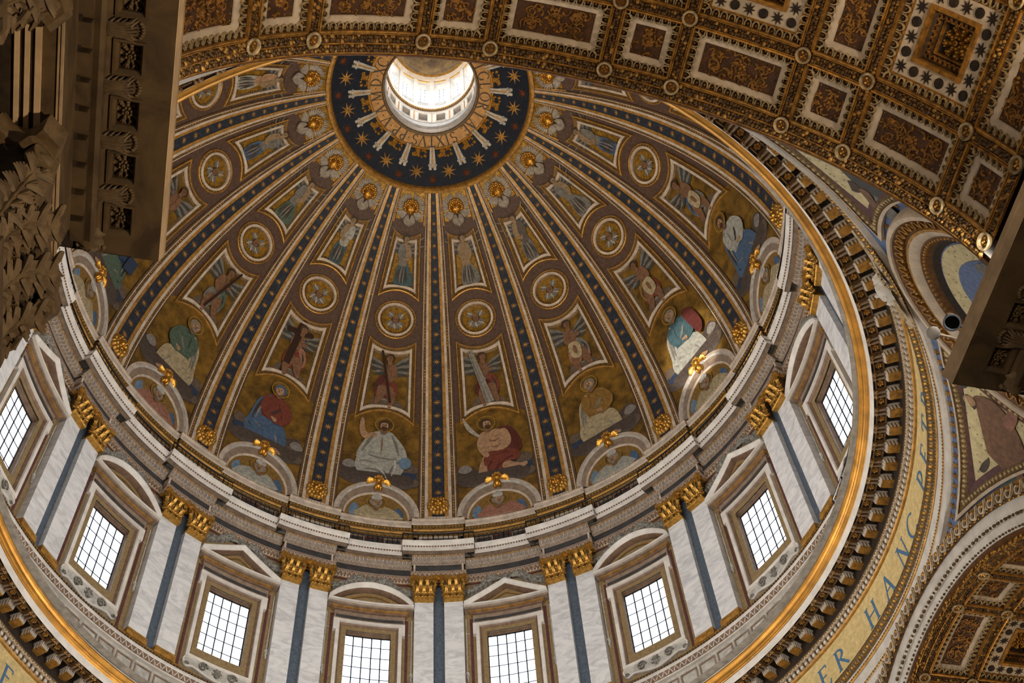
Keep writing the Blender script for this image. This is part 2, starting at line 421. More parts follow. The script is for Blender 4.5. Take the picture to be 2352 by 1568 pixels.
# dome shell: brown mosaic ground from the cornice to the crown
mb = MB(); vs = []; fs = []; NT, NH = 44, 192
for j in range(NT+1):
    t = 0.2+(69.6-.2)*j/NT
    for i in range(NH): vs.append(domept(360*i/NH, t))
for j in range(NT):
    for i in range(NH): k = (i+1) % NH; fs.append((j*NH+i, j*NH+k, (j+1)*NH+k, (j+1)*NH+i))
mb.add((vs, fs), 'brownfield')
ceiling = struct('ceiling', mb, 30, 'inner shell of the great dome with brown mosaic ground between its ribs')
# outer weather shell so no light leaks between the layers
mb = MB(); mb.add(sweep([(23.6, 47), (23.6, 52.6)], 0, 360, 96), 'exterior')
mb.add(sweep([(21.3, 70), (22.0, 75), (21.4, 79), (18.5, 89), (12, 95.5), (4.6, 98.2)], 0, 360, 96), 'exterior')
part('weather_shell', mb, ceiling)

# drum wall with window openings
RB = 21.0; RP = 20.55            # wall between pilasters, pilaster face
WHW = 1.31; WZ0, WZ1 = 54.35, 59.4
mb = MB()
mb.add(sweep([(RB, 47.2), (RB, WZ0)], 0, 360, 192), 'tanpanel')
mb.add(sweep([(RB, WZ1), (RB, 63.7), (21.4, 63.72), (21.4, 69.9), (20.9, 70.2)], 0, 360, 192), 'tanpanel')
for k in range(16):
    tw = 11.25+22.5*k; ha = degrees(WHW/RB)
    mb.add(sweep([(RB, WZ0), (RB, WZ1)], tw+ha, tw+22.5-ha, 14), 'tanpanel')
drum = struct('wall_drum', mb, 30, 'round drum wall pierced by sixteen tall windows')

# the lower church: piers, arches, pendentives, vaulted arms, floor
mb = MB(); mb.add(grid(-90, 90, -90, 90, 0, 1, 1), 'floorstone')
struct('floor', mb, label='polished stone floor of the basilica')
def flatarch(psi, R, d, r_out, mk):
    F = arm(psi); vs = []; n = 40
    for i in range(n+1):
        a = -pi/2+pi*i/n; vs += [F(R*sin(a), d, VZ+R*cos(a)), F(r_out*sin(a), d, VZ+r_out*cos(a))]
    return vs, [(2*i, 2*i+2, 2*i+3, 2*i+1) for i in range(n)]
for n_, psi in enumerate(ARMS):
    R = VR[psi]; F = arm(psi); ext = 62 if psi == 168.75 else 48
    mb = MB(); Fv = vault_map(psi, R, VZ)
    mb.add(grid(-R*pi/2, R*pi/2, DEDGE+.1, ext, -.95, 48, 6), 'vaultbrown', Fv)
    vlt = struct('ceiling_vault' if n_ == 0 else 'ceiling_vault', mb, 30, ['barrel vault over the nave with gilded coffers', 'barrel vault of the right arm beyond the crossing', 'barrel vault of the far arm beyond the crossing', 'barrel vault of the left arm beyond the crossing'][n_])
    if n_ == 0: VAULT = vlt
    if n_ == 1: VAULT2 = vlt
    mb = MB()
    for s in (-1, 1):
        x = s*12.0
        mb.add(([F(x, 19.3, 0), F(x, ext, 0), F(x, ext, VZ+.2), F(x, 19.3, VZ+.2)], [(0, 1, 2, 3)]), 'travertine')
        mb.add(([F(s*10.2, 19.3, VZ-.05), F(s*10.2, ext, VZ-.05), F(x, ext, VZ-.05), F(x, 19.3, VZ-.05)], [(0, 1, 2, 3)]), 'travertine')
        mb.add(([F(x, 19.3, 0), F(s*13.6, 19.3, 0), F(s*13.6, 19.3, VZ), F(x, 19.3, VZ)], [(0, 1, 2, 3)]), 'travertine')
    # back of the vault, keeps daylight out of the attic space
    mb.add(grid(-(R+1.2)*pi/2, (R+1.2)*pi/2, DEDGE+1.2, ext, 0, 24, 1), 'exterior', vault_map(psi, R+1.2, VZ))
    mb.add(([F(-12, ext, 17), F(12, ext, 17), F(12, ext, 42), F(-12, ext, 42)], [(0, 1, 2, 3)]), 'plaster')  # unseen end wall added, open below, to cut sky light in the arm
    struct('wall_'+['nave', 'right_arm', 'far_arm', 'left_arm'][n_], mb)
# ring slab above the pendentives and attic roof outside the drum foot
mb = MB(); mb.add(sweep([(20.6, 46.9), (30, 46.9), (30, 40.0), (34, 36)], 0, 360, 64), 'exterior')
struct('ceiling_attic', mb)
# pendentives
PENDS = []
A_OUT = 13.3
for n_, th0 in enumerate([123.75, 33.75, -56.25, -146.25]):
    mb = MB(); n = 56; m = 24; vs = []; fs = []
    pa, pb = th0-45, th0+45
    for i in range(n+1):
        th = th0-45+90*i/n; psi = pa if th < th0 else pb
        cth = cos(radians(th-psi)); # lower bound: plane P.ax = FACE
        # r cos = FACE on sphere -> r = FACE/cos, z = zc+sqrt(R^2-r^2)
        r = FACE/cth; zl = PZ+sqrt(max(0, PR*PR-r*r)) if r < PR else 28.0
        zl = max(28.0, zl)
        if r >= PR: zl = 28.0
        zt = 41.1
        for j in range(m+1): vs.append(pendpt(th, zl+(zt-zl)*j/m))
    for i in range(n):
        for j in range(m): a = i*(m+1)+j; fs.append((a, a+m+1, a+m+2, a+1))
    mb.add((vs, fs), 'pendblue')
    # pier below
    F = lambda th, r, z: pol(th, r, z)
    mb.add(([pol(th0-16, 24.0, 0), pol(th0+16, 24.0, 0), pol(th0+16, 24.0, 28.2), pol(th0-16, 24.0, 28.2)], [(0, 1, 2, 3)]), 'travertine')
    PENDS.append(struct('wall_pendentive', mb, 30, ['blue starred pendentive wall with roundel right of the crossing', 'blue pendentive wall at the far right', 'blue pendentive wall at the far left', 'blue pendentive wall near the left pier'][n_]))
# arch faces
for n_, psi in enumerate(ARMS):
    mb = MB(); R = VR[psi]
    mb.add(flatarch(psi, R, FACE, A_OUT+.35, 'white'), 'white')
    F = arm(psi); n = 60
    def ring(prof, mk, a0=-pi/2, a1=pi/2):
        m = len(prof); vs = [F(r*sin(a0+(a1-a0)*i/n), d, VZ+r*cos(a0+(a1-a0)*i/n)) for i in range(n+1) for r, d in prof]
        mb.add((vs, [(i*m+j, (i+1)*m+j, (i+1)*m+j+1, i*m+j+1) for i in range(n) for j in range(m-1)]), mk)
    ring([(R+.02, DEDGE+.06), (R+.12, DEDGE-.08), (R+.3, DEDGE)], 'vaultbrown')
    ring([(R+.3, DEDGE), (R+.3, DEDGE-.02), (R+.78, DEDGE-.02), (R+.78, DEDGE-.1)], 'white')
    ring([(R+.78, DEDGE-.1), (R+.95, DEDGE-.14), (R+.95, DEDGE-.16), (12.75, DEDGE-.18), (12.75, DEDGE-.2)], 'white')
    ring([(12.75, DEDGE-.2), (12.85, DEDGE-.33), (13.12, DEDGE-.42), (13.2, DEDGE-.3)], 'brownline')
    ring([(13.2, DEDGE-.3), (13.36, DEDGE-.28), (13.4, DEDGE+.2)], 'gilt')
    t_ = struct('trim_arch', mb, 30, ['archivolt of the nave arch', 'white archivolt of the right arch with gilded leaf moulding', 'archivolt of the far arch', 'archivolt of the left arch'][n_])
    if n_ == 1:
        orn = MB()
        # beads between the two white bands, rope bead on the inner edge and leaves on the outer moulding
        for rr, dd, step, sz in ((R+.82, DEDGE-.14, .26, .07), (R+.38, DEDGE-.05, .22, .05)):
            k = int(rr*2.2/step)
            for i in range(k):
                a = -1.1+2.2*i/k
                if a > .75: continue
                G = lambda u, v, w, a=a, rr=rr, dd=dd: F((rr+v)*sin(a)+u*cos(a), dd-w, VZ+(rr+v)*cos(a)-u*sin(a))
                orn.add(bump(0, 0, 0, sz*1.6 if i % 3 else sz*.7, sz, sz, 6, 2), 'beadbrown', G)
        part('bead_string', orn, t_, smooth=75, kind='stuff')
        orn = MB(); k = int(13*2.2/.62)
        for i in range(k):
            a = -1.1+2.2*i/k
            if a > .6: continue
            G = lambda u, v, w, a=a: F((12.98+v)*sin(a)+u*cos(a), DEDGE-.42-w*.6, VZ+(12.98+v)*cos(a)-u*sin(a))
            loop = [(-.26, .2), (-.24, -.05), (-.1, -.24), (.08, -.16), (.1, .02), (-.02, .06)]
            orn.add(ribbon(smooth(loop, 4)[:21], .03, -.05, .1), 'vaultwhite', G)
            orn.add(ribbon([(.26, .22), (.2, -.04), (.28, -.22)], .035, -.05, .1), 'vaultegg', G)
            orn.add(bump(-.08, .04, 0, .07, .08, .12, 6, 2), 'gold', G)
            orn.add(bump(.0, -.3, -.05, .09, .05, .07, 6, 2), 'gold', G); orn.add(bump(.31, -.3, -.05, .05, .05, .07, 6, 2), 'gold', G)
        part('leaf_ornament', orn, t_, smooth=60, kind='stuff')
        orn = MB(); k = int((R+.1)*2.2/.2)
        for i in range(k):
            a = -1.1+2.2*i/k
            if a > .9: continue
            for q in range(2):
                rr = R-.02+RND.uniform(-.03, .12); dd = DEDGE+.02+RND.uniform(-.06, .12); aa = a+RND.uniform(-.006, .006)
                G = lambda u, v, w, a=aa, rr=rr, dd=dd: F((rr+v-w*.7)*sin(a)+u*cos(a), dd-w*.7, VZ+(rr+v-w*.7)*cos(a)-u*sin(a))
                orn.add(bump(0, 0, 0, .08, .08, .1, 5, 2), 'goldleaf', G)
        part('fruit_bead', orn, t_, smooth=75, kind='stuff')
# ------------------------------------------------------------------ dome ribs (parts of the dome)
def ribw(t): return 1+.16*max(0, (t-20)/49)
def rib_strip(mb, a0, a1, w0, w1, mk, t0=1.2, t1=69.4, n=40, side=True):
    vs = []; fs = []
    for i in range(n+1):
        t = t0+(t1-t0)*i/n; k = ribw(t)
        for a, w in ((a0, w0), (a0, w1), (a1, w1), (a1, w0)): vs.append(domept(a*k, t, w))
    for i in range(n):
        o = i*4
        for j in range(3): fs.append((o+j, o+j+4, o+j+5, o+j+1))
    fs.append((0, 1, 2, 3)); mb.add((vs, fs), mk)
def rib_parts():
    P = []
    mb = MB()
    for s in (-1, 1):
        rib_strip(mb, s*1.9, s*2.5, 0, .20, 'stucco'); rib_strip(mb, s*3.1, s*3.3, 0, .18, 'stucco'); rib_strip(mb, s*3.3, s*3.6, 0, .10, 'brownline')
    P.append(('white_moulding', mb))
    mb = MB()
    for s in (-1, 1): rib_strip(mb, s*1.2, s*1.9, 0, .17, 'gilt')
    P.append(('gilt_band', mb))
    mb = MB()
    for s in (-1, 1): rib_strip(mb, s*2.5, s*3.1, 0, .14, 'brownline')
    P.append(('beaded_band', mb))
    mb = MB(); rib_strip(mb, -1.2, 1.2, 0, .14, 'starblue'); rib_strip(mb, -1.9, 1.9, .1, .2, 'stucco', .9, 1.5, 2)
    P.append(('blue_band', mb))
    mb = MB()
    for s in (-1, 1):
        t = 2.0
        while t < 68.5:
            k = ribw(t); r = DA*cos(radians(t)); F = dome_map(s*2.81*k, t); q = r/20
            mb.add(bump(0, 0, .13, .07*q+.02, .1, .05, 6, 1), 'goldpaint' if int(t*3) % 2 else 'beadbrown', F); t += .62
    P.append(('bead', mb))
    return P
STARME = None
ts = []; t_ = 7.2
while t_ < 68.8: ts.append(t_); t_ += 2.75 if t_ < 40 else 2.75-(t_-40)*.028
RIBS = {}
proto = None
for k in range(-7, 9):
    th = 22.5*k; org = domept(0, 1.2)
    if proto is None:
        r = link('dome_rib', None, ceiling, (0, 0, 0)); proto = r; RP_ = rib_parts()
        for nm, mb in RP_: o = part(nm, mb, r); (tag(o, kind='stuff') if nm == 'bead' else None)
        for i, t in enumerate(ts):
            rr = DA*cos(radians(t)); s = .31*(rr/20)**.6; mb = MB(); mb.add(starshape(s, s*.3, .02, 8, 0, 0, .15), 'goldpaint', dome_map(0, t)); part('star', mb, r)
        r.rotation_euler = (0, 0, -radians(th))
    else:
        r = proto.copy(); COL.objects.link(r); r.rotation_euler = (0, 0, -radians(th)); r.parent = ceiling
        for ch in proto.children:
            if abs(k) > 6 and ch.name.startswith('star'): continue
            c = ch.copy(); COL.objects.link(c); c.parent = r
# thin gilt ring where ribs meet the crown
mb = MB(); mb.add(sweep([(7.55, DZ+DB*sin(radians(68.8))-.3), (7.35, 93.05), (7.25, 93.2), (7.2, 93.5)], 0, 360, 128), 'goldpaint'); part('crown_moulding', mb, ceiling)

# ------------------------------------------------------------------ mosaic figures (flat pictures set into the vault surface)
class Fig:
    """patches of coloured tesserae; coordinates are fractions of the panel"""
    def __init__(s, F, sx, sy, w=.1, ox=0, oy=0): s.F = F; s.sx = sx; s.sy = sy; s.w = w; s.ox = ox; s.oy = oy; s.mb = MB()
    def P(s, pts): return [(s.ox+x*s.sx, s.oy+y*s.sy) for x, y in pts]
    def blob(s, pts, mk, k=4):
        q = smooth(pts, k) if k > 1 else pts; s.w += .006; s.mb.add(prism(s.P(q), s.w-.012, s.w, True), mk, s.F)
    def oval(s, cx, cy, rx, ry, mk, rot=0, n=14):
        p = []
        for i in range(n):
            a = 2*pi*i/n; x, y = rx*cos(a), ry*sin(a); p.append((cx+x*cos(rot)-y*sin(rot), cy+x*sin(rot)+y*cos(rot)))
        s.blob(p, mk, 1)
    def limb(s, path, wid, mk):
        """tapered stroke with a smooth bend and rounded ends"""
        if len(path) == 3:
            a, b, c = path; n = 8; q = []; w = []
            for i in range(n+1):
                t = i/n; k = (1-t)**2, 2*t*(1-t), t*t; e = .45
                bx, by = b[0]+(b[0]-(a[0]+c[0])/2)*e, b[1]+(b[1]-(a[1]+c[1])/2)*e
                q.append((k[0]*a[0]+k[1]*bx+k[2]*c[0], k[0]*a[1]+k[1]*by+k[2]*c[1])); w.append(wid[0]+(wid[1]-wid[0])*t*2 if t < .5 else wid[1]+(wid[2]-wid[1])*(t-.5)*2)
        else: q, w = list(path), list(wid)
        s.w += .006; pp = s.P(q); hw = [x*s.sy for x in w]; m = len(pp)
        o = strip2(pp, hw); L, R = o[:m], o[m:]
        def cap(p, prev, r):
            a = atan2(p[1]-prev[1], p[0]-prev[0]); return [(p[0]+cos(a-pi/2*k)*r*.98, p[1]+sin(a-pi/2*k)*r*.98) for k in (-.6, -.2, .2, .6)]
        o = L+cap(pp[-1], pp[-2], hw[-1])+R+cap(pp[0], pp[1], hw[0]) if max(hw) > .05 else o
        s.mb.add(prism(o, s.w-.012, s.w), mk, s.F)
    def folds(s, lines, mk, wd=.012):
        if mk == 'foldline' and getattr(s, 'soft', False): mk = 'foldgrey'
        for ln in lines: s.limb(ln, [wd*.4, wd, wd*.3] if len(ln) == 3 else [wd*.4, wd*.4], mk)
    def head(s, x, y, r, hair='hair', skin='skin', halo=False, beard=None, look=0, veil=None):
        ax = s.sy/s.sx
        if halo: s.oval(x, y+r*.15, r*1.75*ax, r*1.75, 'halo'); s.oval(x, y+r*.15, r*1.6*ax, r*1.6, 'goldfield')
        s.oval(x-look*.12*r*ax, y+r*.12, r*1.12*ax, r*1.15, veil or hair)
        s.limb([(x, y-r*.6), (x-look*.1*r, y-r*1.5)], [r*.5, r*.55], 'skindark' if skin == 'skin' else skin)
        s.oval(x+look*.22*r*ax, y-r*.1, r*.74*ax, r*.98, skin)
        fx = x+look*.4*r*ax
        if beard: s.oval(fx, y-r*.72, r*.55*ax, r*.55, beard)
        s.oval(fx-r*.3*ax, y+r*.06, r*.14*ax, r*.09, 'shade', n=8); s.oval(fx+r*.3*ax, y+r*.06, r*.14*ax, r*.09, 'shade', n=8)
        s.limb([(fx, y+.05*r), (fx+look*.1*r*ax, y-r*.3)], [r*.06, r*.13], 'skindark'); s.limb([(fx-r*.2*ax, y-r*.5), (fx+r*.2*ax, y-r*.5)], [r*.06, r*.06], 'robered')
        s.blob([(x-r*.8*ax, y+r*.2), (x-r*.5*ax, y+r*.95), (x+r*.35*ax, y+r*1.05), (x+r*.75*ax, y+r*.45), (x+r*.2*ax, y+r*.62), (x-r*.45*ax, y+r*.5)], veil or hair, 2)
    def hand(s, x, y, a, L, mk='skin'):
        s.oval(x, y, L*.42*s.sy/s.sx, L*.5, mk, 0, 8)
        for i, (da, l) in enumerate(((-.5, .55), (-.2, .85), (.02, .95), (.25, .85), (.8, .6))):
            b = a+da; s.limb([(x, y), (x+cos(b)*L*l*s.sy/s.sx, y+sin(b)*L*l)], [L*.12, L*.07], mk)
def wing(fig, x, y, L, a, mk='winggrey', n=6, side=1):
    asp = fig.sy/fig.sx
    for i in range(n):
        b = a+side*i*.17; l = L*(1-.09*i); fig.limb([(x, y-.02*i), (x+cos(b)*l*.5*asp, y-.02*i+sin(b)*l*.5), (x+cos(b+side*.1)*l*asp, y-.02*i+sin(b+side*.1)*l)], [L*.07, L*.085, L*.02], mk if i % 2 == 0 else 'wingdark')
def standing(fig, P, flip=1, kneel=False):
    """angel: wings, robe, arms, head; y from 0 (feet) to 1 (top)"""
    f = flip; r1, r2, sk = P
    fig.blob([(-.7, .0), (-.2, .06), (.3, .03), (.8, .02), (.6, -.03), (-.5, -.04)], 'clouddark')
    wing(fig, -.1*f, .72, .42, pi/2+.55*f, side=f); wing(fig, .25*f, .7, .36, pi/2-.7*f, side=-f)
    base = [(-.42*f, .0), (-.5*f, .22), (-.36*f, .45), (-.26*f, .62), (-.2*f, .76), (.12*f, .8), (.3*f, .66), (.3*f, .46), (.52*f, .3), (.5*f, .08), (.3*f, -.02), (0, .02)]
    if kneel: base = [(-.55*f, .02), (-.5*f, .22), (-.34*f, .42), (-.3*f, .62), (-.2*f, .78), (.12*f, .8), (.32*f, .62), (.34*f, .42), (.75*f, .24), (.85*f, .04), (.3*f, .0), (0, .03)]
    fig.blob(base, r1)
    fig.blob([(-.36*f, .4), (-.3*f, .6), (-.22*f, .77), (.14*f, .8), (.33*f, .62), (.3*f, .42), (.05*f, .36)], r2)
    fig.folds([[(-.2*f, .04), (-.26*f, .2), (-.12*f, .38)], [(.04*f, .05), (.02*f, .2), (.08*f, .36)], [(.26*f, .04), (.24*f, .18), (.2*f, .34)], [(-.36*f, .06), (-.4*f, .16), (-.3*f, .3)], [(.4*f, .08), (.36*f, .2), (.26*f, .36)]], 'foldline', .014)
    fig.folds([[(-.1*f, .06), (-.13*f, .2), (-.02*f, .36)], [(.15*f, .05), (.13*f, .2), (.14*f, .34)]], 'cloudlight', .012)
    fig.limb([(-.2*f, .74), (-.34*f, .55), (.02*f, .5)], [.055, .05, .034], r2); fig.limb([(.2*f, .74), (.42*f, .56), (.14*f, .48)], [.05, .048, .032], sk)
    fig.hand(.06*f, .5, pi/2*.6, .05, sk); fig.head(.02*f, .88, .062, 'hair', sk, look=.6*f)
def seated_small(fig, P, flip=1, prop=None):
    """seated angel with an emblem, bare chest and drapery"""
    f = flip; r1, r2, sk = P
    fig.blob([(-.85, .02), (-.6, .16), (-.1, .1), (.3, .14), (.85, .06), (.8, -.06), (-.8, -.06)], 'cloud'); fig.blob([(-.5, .03), (-.3, .14), (.2, .1), (.1, -.02)], 'cloudlight')
    wing(fig, -.2*f, .72, .42, pi/2+.75*f, side=f); wing(fig, .2*f, .7, .34, pi/2-.9*f, side=-f)
    if prop == 'cross':
        fig.limb([(-.3*f, .02), (-.12*f, 1.0)], [.055, .055], 'crosswood'); fig.limb([(-.75*f, .78), (.5*f, .84)], [.05, .05], 'crosswood')
    fig.blob([(-.2*f, .42), (-.3*f, .6), (-.26*f, .74), (.1*f, .78), (.26*f, .66), (.2*f, .44)], sk)
    fig.blob([(-.55*f, .2), (-.45*f, .42), (-.1*f, .46), (.35*f, .44), (.7*f, .3), (.62*f, .14), (.25*f, .2), (-.1*f, .1)], r1)
    fig.blob([(.2*f, .55), (.55*f, .5), (.75*f, .3), (.55*f, .2), (.3*f, .36)], r2)
    fig.folds([[(-.4*f, .24), (-.1*f, .36), (.3*f, .34)], [(-.2*f, .18), (.1*f, .28), (.5*f, .24)], [(.4*f, .46), (.58*f, .36), (.56*f, .24)]], 'foldline', .016)
    fig.limb([(-.05*f, .3), (-.3*f, .16), (-.2*f, -.02)], [.075, .06, .035], sk); fig.limb([(.3*f, .3), (.38*f, .14), (.55*f, .02)], [.075, .06, .035], sk)
    fig.limb([(-.2*f, .72), (-.38*f, .54), (-.02*f, .46)], [.05, .045, .03], sk); fig.limb([(.2*f, .7), (.42*f, .58), (.3*f, .72)], [.05, .045, .03], sk)
    fig.hand(.0*f, .46, .5, .05, sk); fig.head(.02*f, .87, .068, 'hair', sk, look=.5*f)
    if prop == 'column':
        fig.blob([(-.75*f, 1.0), (-.48*f, 1.02), (.36*f, .0), (-.1*f, -.04)], 'pillar', 1); fig.blob([(-.7*f, .99), (-.63*f, 1.0), (.06*f, -.02), (-.08*f, -.03)], 'robegrey', 1); fig.blob([(-.6*f, 1.0), (-.54*f, 1.01), (.26*f, .0), (.14*f, -.01)], 'cloudlight', 1); fig.limb([(-.2*f, .42), (-.02*f, .45)], [.03, .03], 'cloudlight'); fig.hand(-.2*f, .45, .3, .055, sk)
    if prop == 'lance': fig.limb([(.5*f, .98), (-.2*f, .05)], [.018, .018], 'crosswood')
    if prop == 'cloth': fig.blob([(-.3*f, .5), (-.35*f, .25), (.2*f, .2), (.3*f, .46)], 'robecream'); fig.oval(-.03*f, .36, .12, .09, 'skindark')
def big_figure(fig, P, flip=1, kind='robe', hair='hair', beard=None, veil=None, halo=True):
    """seated saint on clouds; x in [-1,1], y 0..1"""
    f = flip; r1, r2, sk = P; fig.soft = r1 in ('robewhite', 'robecream')
    fig.blob([(-.98, .02), (-.96, .24), (-.7, .3), (-.45, .2), (-.1, .16), (.2, .2), (.5, .3), (.8, .34), (.97, .2), (.97, .0), (.3, -.06), (-.4, -.06)], 'clouddark')
    for i in range(9):
        x = -.86+.215*i; h = .05*sin(i*2.1); fig.blob([(x-.14, .06+h), (x-.1, .13+h), (x-.02, .155+h), (x+.06, .14+h), (x+.13, .1+h), (x+.1, .05+h), (x, .03+h)], ['cloud', 'clouddark', 'cloudlight', 'cloud'][i % 4])
    fig.blob([(-.95*f, .2), (-.86*f, .28), (-.7*f, .29), (-.6*f, .22), (-.75*f, .17)], 'cloudlight'); fig.blob([(.55*f, .22), (.68*f, .31), (.88*f, .32), (.95*f, .22), (.75*f, .17)], 'cloud'); fig.blob([(.5*f, .12), (.62*f, .2), (.9*f, .18), (.86*f, .1)], 'robedeep')
    if kind == 'bare':
        fig.blob([(.05*f, .74), (.42*f, .78), (.66*f, .62), (.7*f, .4), (.3*f, .4), (.25*f, .6)], 'robecrim')
        fig.blob([(-.2*f, .42), (-.3*f, .62), (-.18*f, .74), (.2*f, .76), (.38*f, .62), (.3*f, .44), (.05*f, .38)], sk)
        fig.blob([(-.3*f, .14), (-.34*f, .34), (-.1*f, .46), (.3*f, .46), (.62*f, .38), (.6*f, .26), (.3*f, .24), (.1*f, .04), (-.12*f, .03)], r1)
        fig.limb([(-.15*f, .34), (-.32*f, .18), (-.34*f, .0)], [.075, .06, .035], sk); fig.limb([(.3*f, .2), (.55*f, .14), (.75*f, .16)], [.06, .05, .03], sk)
        fig.limb([(.28*f, .7), (.4*f, .5), (.0*f, .48)], [.055, .05, .035], sk); fig.limb([(-.2*f, .7), (-.36*f, .54), (-.2*f, .4)], [.055, .045, .032], sk)
        fig.limb([(-.7*f, .97), (-.58*f, .8), (-.3*f, .68)], [.012, .03, .014], 'silver')
        fig.folds([[(-.2*f, .2), (.0*f, .36), (.35*f, .4)], [(-.05*f, .08), (.1*f, .26), (.45*f, .32)], [(.45*f, .72), (.58*f, .58), (.6*f, .44)]], 'robecrim', .018)
        fig.folds([[(-.1*f, .62), (.02*f, .58), (.15*f, .62)], [(-.05*f, .52), (.05*f, .49), (.18*f, .53)]], 'skindark', .01)
        fig.hand(.0, .47, pi-.3, .06, sk); hx = -.12*f; hy = .86
    elif kind == 'frontal':
        fig.blob([(-.62*f, .36), (-.45*f, .62), (-.2*f, .76), (.2*f, .78), (.5*f, .6), (.62*f, .36), (.3*f, .3), (-.3*f, .3)], r1)
        fig.blob([(-.2*f, .38), (-.24*f, .6), (-.14*f, .75), (.14*f, .75), (.26*f, .6), (.22*f, .38)], sk)
        fig.blob([(-.62*f, .2), (-.58*f, .36), (-.3*f, .44), (.1*f, .42), (.5*f, .42), (.6*f, .24), (.4*f, .08), (.1*f, .02), (-.1*f, .0), (-.4*f, .08)], r1)
        fig.limb([(-.22*f, .7), (-.48*f, .66), (-.55*f, .84)], [.05, .045, .028], sk); fig.limb([(.22*f, .7), (.5*f, .54), (.6*f, .4)], [.05, .05, .03], r2)
        fig.hand(-.55*f, .86, pi/2, .07, sk); fig.oval(.62*f, .33, .16, .09, 'skyblue')
        fig.folds([[(-.5*f, .3), (-.1*f, .3), (.2*f, .12)], [(-.4*f, .18), (.0*f, .2), (.2*f, .04)], [(.45*f, .34), (.3*f, .24), (.2*f, .08)], [(-.3*f, .4), (.1*f, .36), (.4*f, .38)], [(-.5*f, .44), (-.35*f, .6), (-.22*f, .72)], [(.45*f, .44), (.36*f, .6), (.24*f, .72)]], 'foldline', .016)
        fig.folds([[(-.45*f, .24), (-.05*f, .25), (.18*f, .07)], [(.35*f, .36), (.4*f, .26), (.3*f, .12)]], 'mitre', .016)
        fig.folds([[(0, .46), (0, .56), (0, .68)]], 'skindark', .008); fig.limb([(-.1*f, .02), (.1*f, .03)], [.035, .03], sk); hx = .02*f; hy = .86
    else:
        fig.blob([(-.2*f, .34), (-.36*f, .56), (-.28*f, .74), (.1*f, .82), (.36*f, .7), (.42*f, .5), (.3*f, .34)], r2)
        fig.blob([(-.5*f, .08), (-.46*f, .3), (-.3*f, .42), (.1*f, .46), (.5*f, .42), (.66*f, .24), (.5*f, .06), (.2*f, .1), (0, .0), (-.25*f, .02)], r1)
        fig.blob([(.18*f, .78), (.46*f, .66), (.56*f, .46), (.6*f, .26), (.34*f, .3), (.3*f, .56)], r1)
        fig.folds([[(-.4*f, .12), (-.3*f, .28), (.1*f, .36)], [(-.15*f, .06), (-.08*f, .24), (.3*f, .34)], [(.15*f, .08), (.16*f, .22), (.5*f, .3)], [(.4*f, .08), (.42*f, .2), (.56*f, .26)], [(.36*f, .68), (.46*f, .52), (.5*f, .34)], [(-.2*f, .7), (-.05*f, .56), (.2*f, .5)]], 'foldline', .017)
        fig.folds([[(-.28*f, .1), (-.2*f, .26), (.18*f, .35)], [(0, .06), (.06*f, .22), (.4*f, .31)], [(.3*f, .66), (.4*f, .5), (.42*f, .36)]], 'cloudlight', .013)
        fig.limb([(-.2*f, .7), (-.42*f, .52), (-.1*f, .44)], [.06, .055, .035], r2); fig.limb([(.24*f, .7), (.3*f, .52), (-.02*f, .46)], [.055, .05, .035], r2)
        fig.hand(-.06*f, .46, pi-.4, .06, sk); fig.limb([(-.25*f, .03), (-.38*f, .0)], [.03, .02], sk); hx = .02*f; hy = .89
    fig.head(hx, hy-.012, .062, hair, sk, halo=halo, beard=beard, look=.5*f if kind != 'frontal' else 0, veil=veil)
def bust_figure(fig, P, flip=1):
    f = flip; r1, r2, sk = P
    fig.blob([(-.9, .0), (-.93, .3), (-.74, .55), (-.6, .3), (-.6, .0)], 'skyblue'); fig.blob([(.6, .1), (.62, .4), (.74, .5), (.9, .3), (.9, .0)], 'robeblue')
    fig.blob([(-.7*f, .0), (-.6*f, .3), (-.28*f, .54), (.24*f, .52), (.6*f, .38), (.84*f, .12), (.78*f, .0)], r1)
    fig.blob([(-.2*f, .02), (-.12*f, .42), (.1*f, .42), (.14*f, .02)], r2)
    fig.folds([[(-.45*f, .04), (-.35*f, .24), (-.18*f, .44)], [(.4*f, .03), (.3*f, .2), (.16*f, .42)], [(.6*f, .03), (.5*f, .16), (.3*f, .3)]], 'foldline', .022)
    fig.limb([(.3*f, .34), (.52*f, .14), (.2*f, .1)], [.09, .08, .05], r1); fig.hand(.16*f, .12, pi-.3, .1, sk)
    fig.head(-.02*f, .62, .17, 'greyhair', sk, halo=True, beard='greyhair', look=.5*f)
    fig.blob([(-.17*f, .74), (-.19*f, .86), (-.02*f, .99), (.15*f, .86), (.13*f, .74)], 'mitre', 3)

# ------------------------------------------------------------------ bay ornaments
def seg(a, b, n): return [(a[0]+(b[0]-a[0])*i/n, a[1]+(b[1]-a[1])*i/n) for i in range(n)]
def arc_edge(a, m, b, n):
    """points from a through middle m to b (quadratic), end excluded"""
    c = (2*m[0]-(a[0]+b[0])/2, 2*m[1]-(a[1]+b[1])/2)
    return [((1-x)**2*a[0]+2*x*(1-x)*c[0]+x*x*b[0], (1-x)**2*a[1]+2*x*(1-x)*c[1]+x*x*b[1]) for x in [i/n for i in range(n)]]
UP_TC, LO_TC, MD_TC = 53.0, 30.0, 42.6
def outl(tc, bl, tl, tm, tr, br, bm): return Outline([dome_uv(tc, q) for q in (seg(bl, tl, 8)+[tl], arc_edge(tl, tm, tr, 10)+[tr], seg(tr, br, 8)+[br], arc_edge(br, bm, bl, 12)+[bl])])
UP_OUT = outl(UP_TC, (-6.3, 46.6), (-5.65, 60.3), (0, 59.3), (5.65, 60.3), (6.3, 46.6), (0, 48.4))
LO_OUT = outl(LO_TC, (-6.35, 21.4), (-6.15, 38.5), (0, 36.9), (6.15, 38.5), (6.35, 21.4), (0, 24.0))
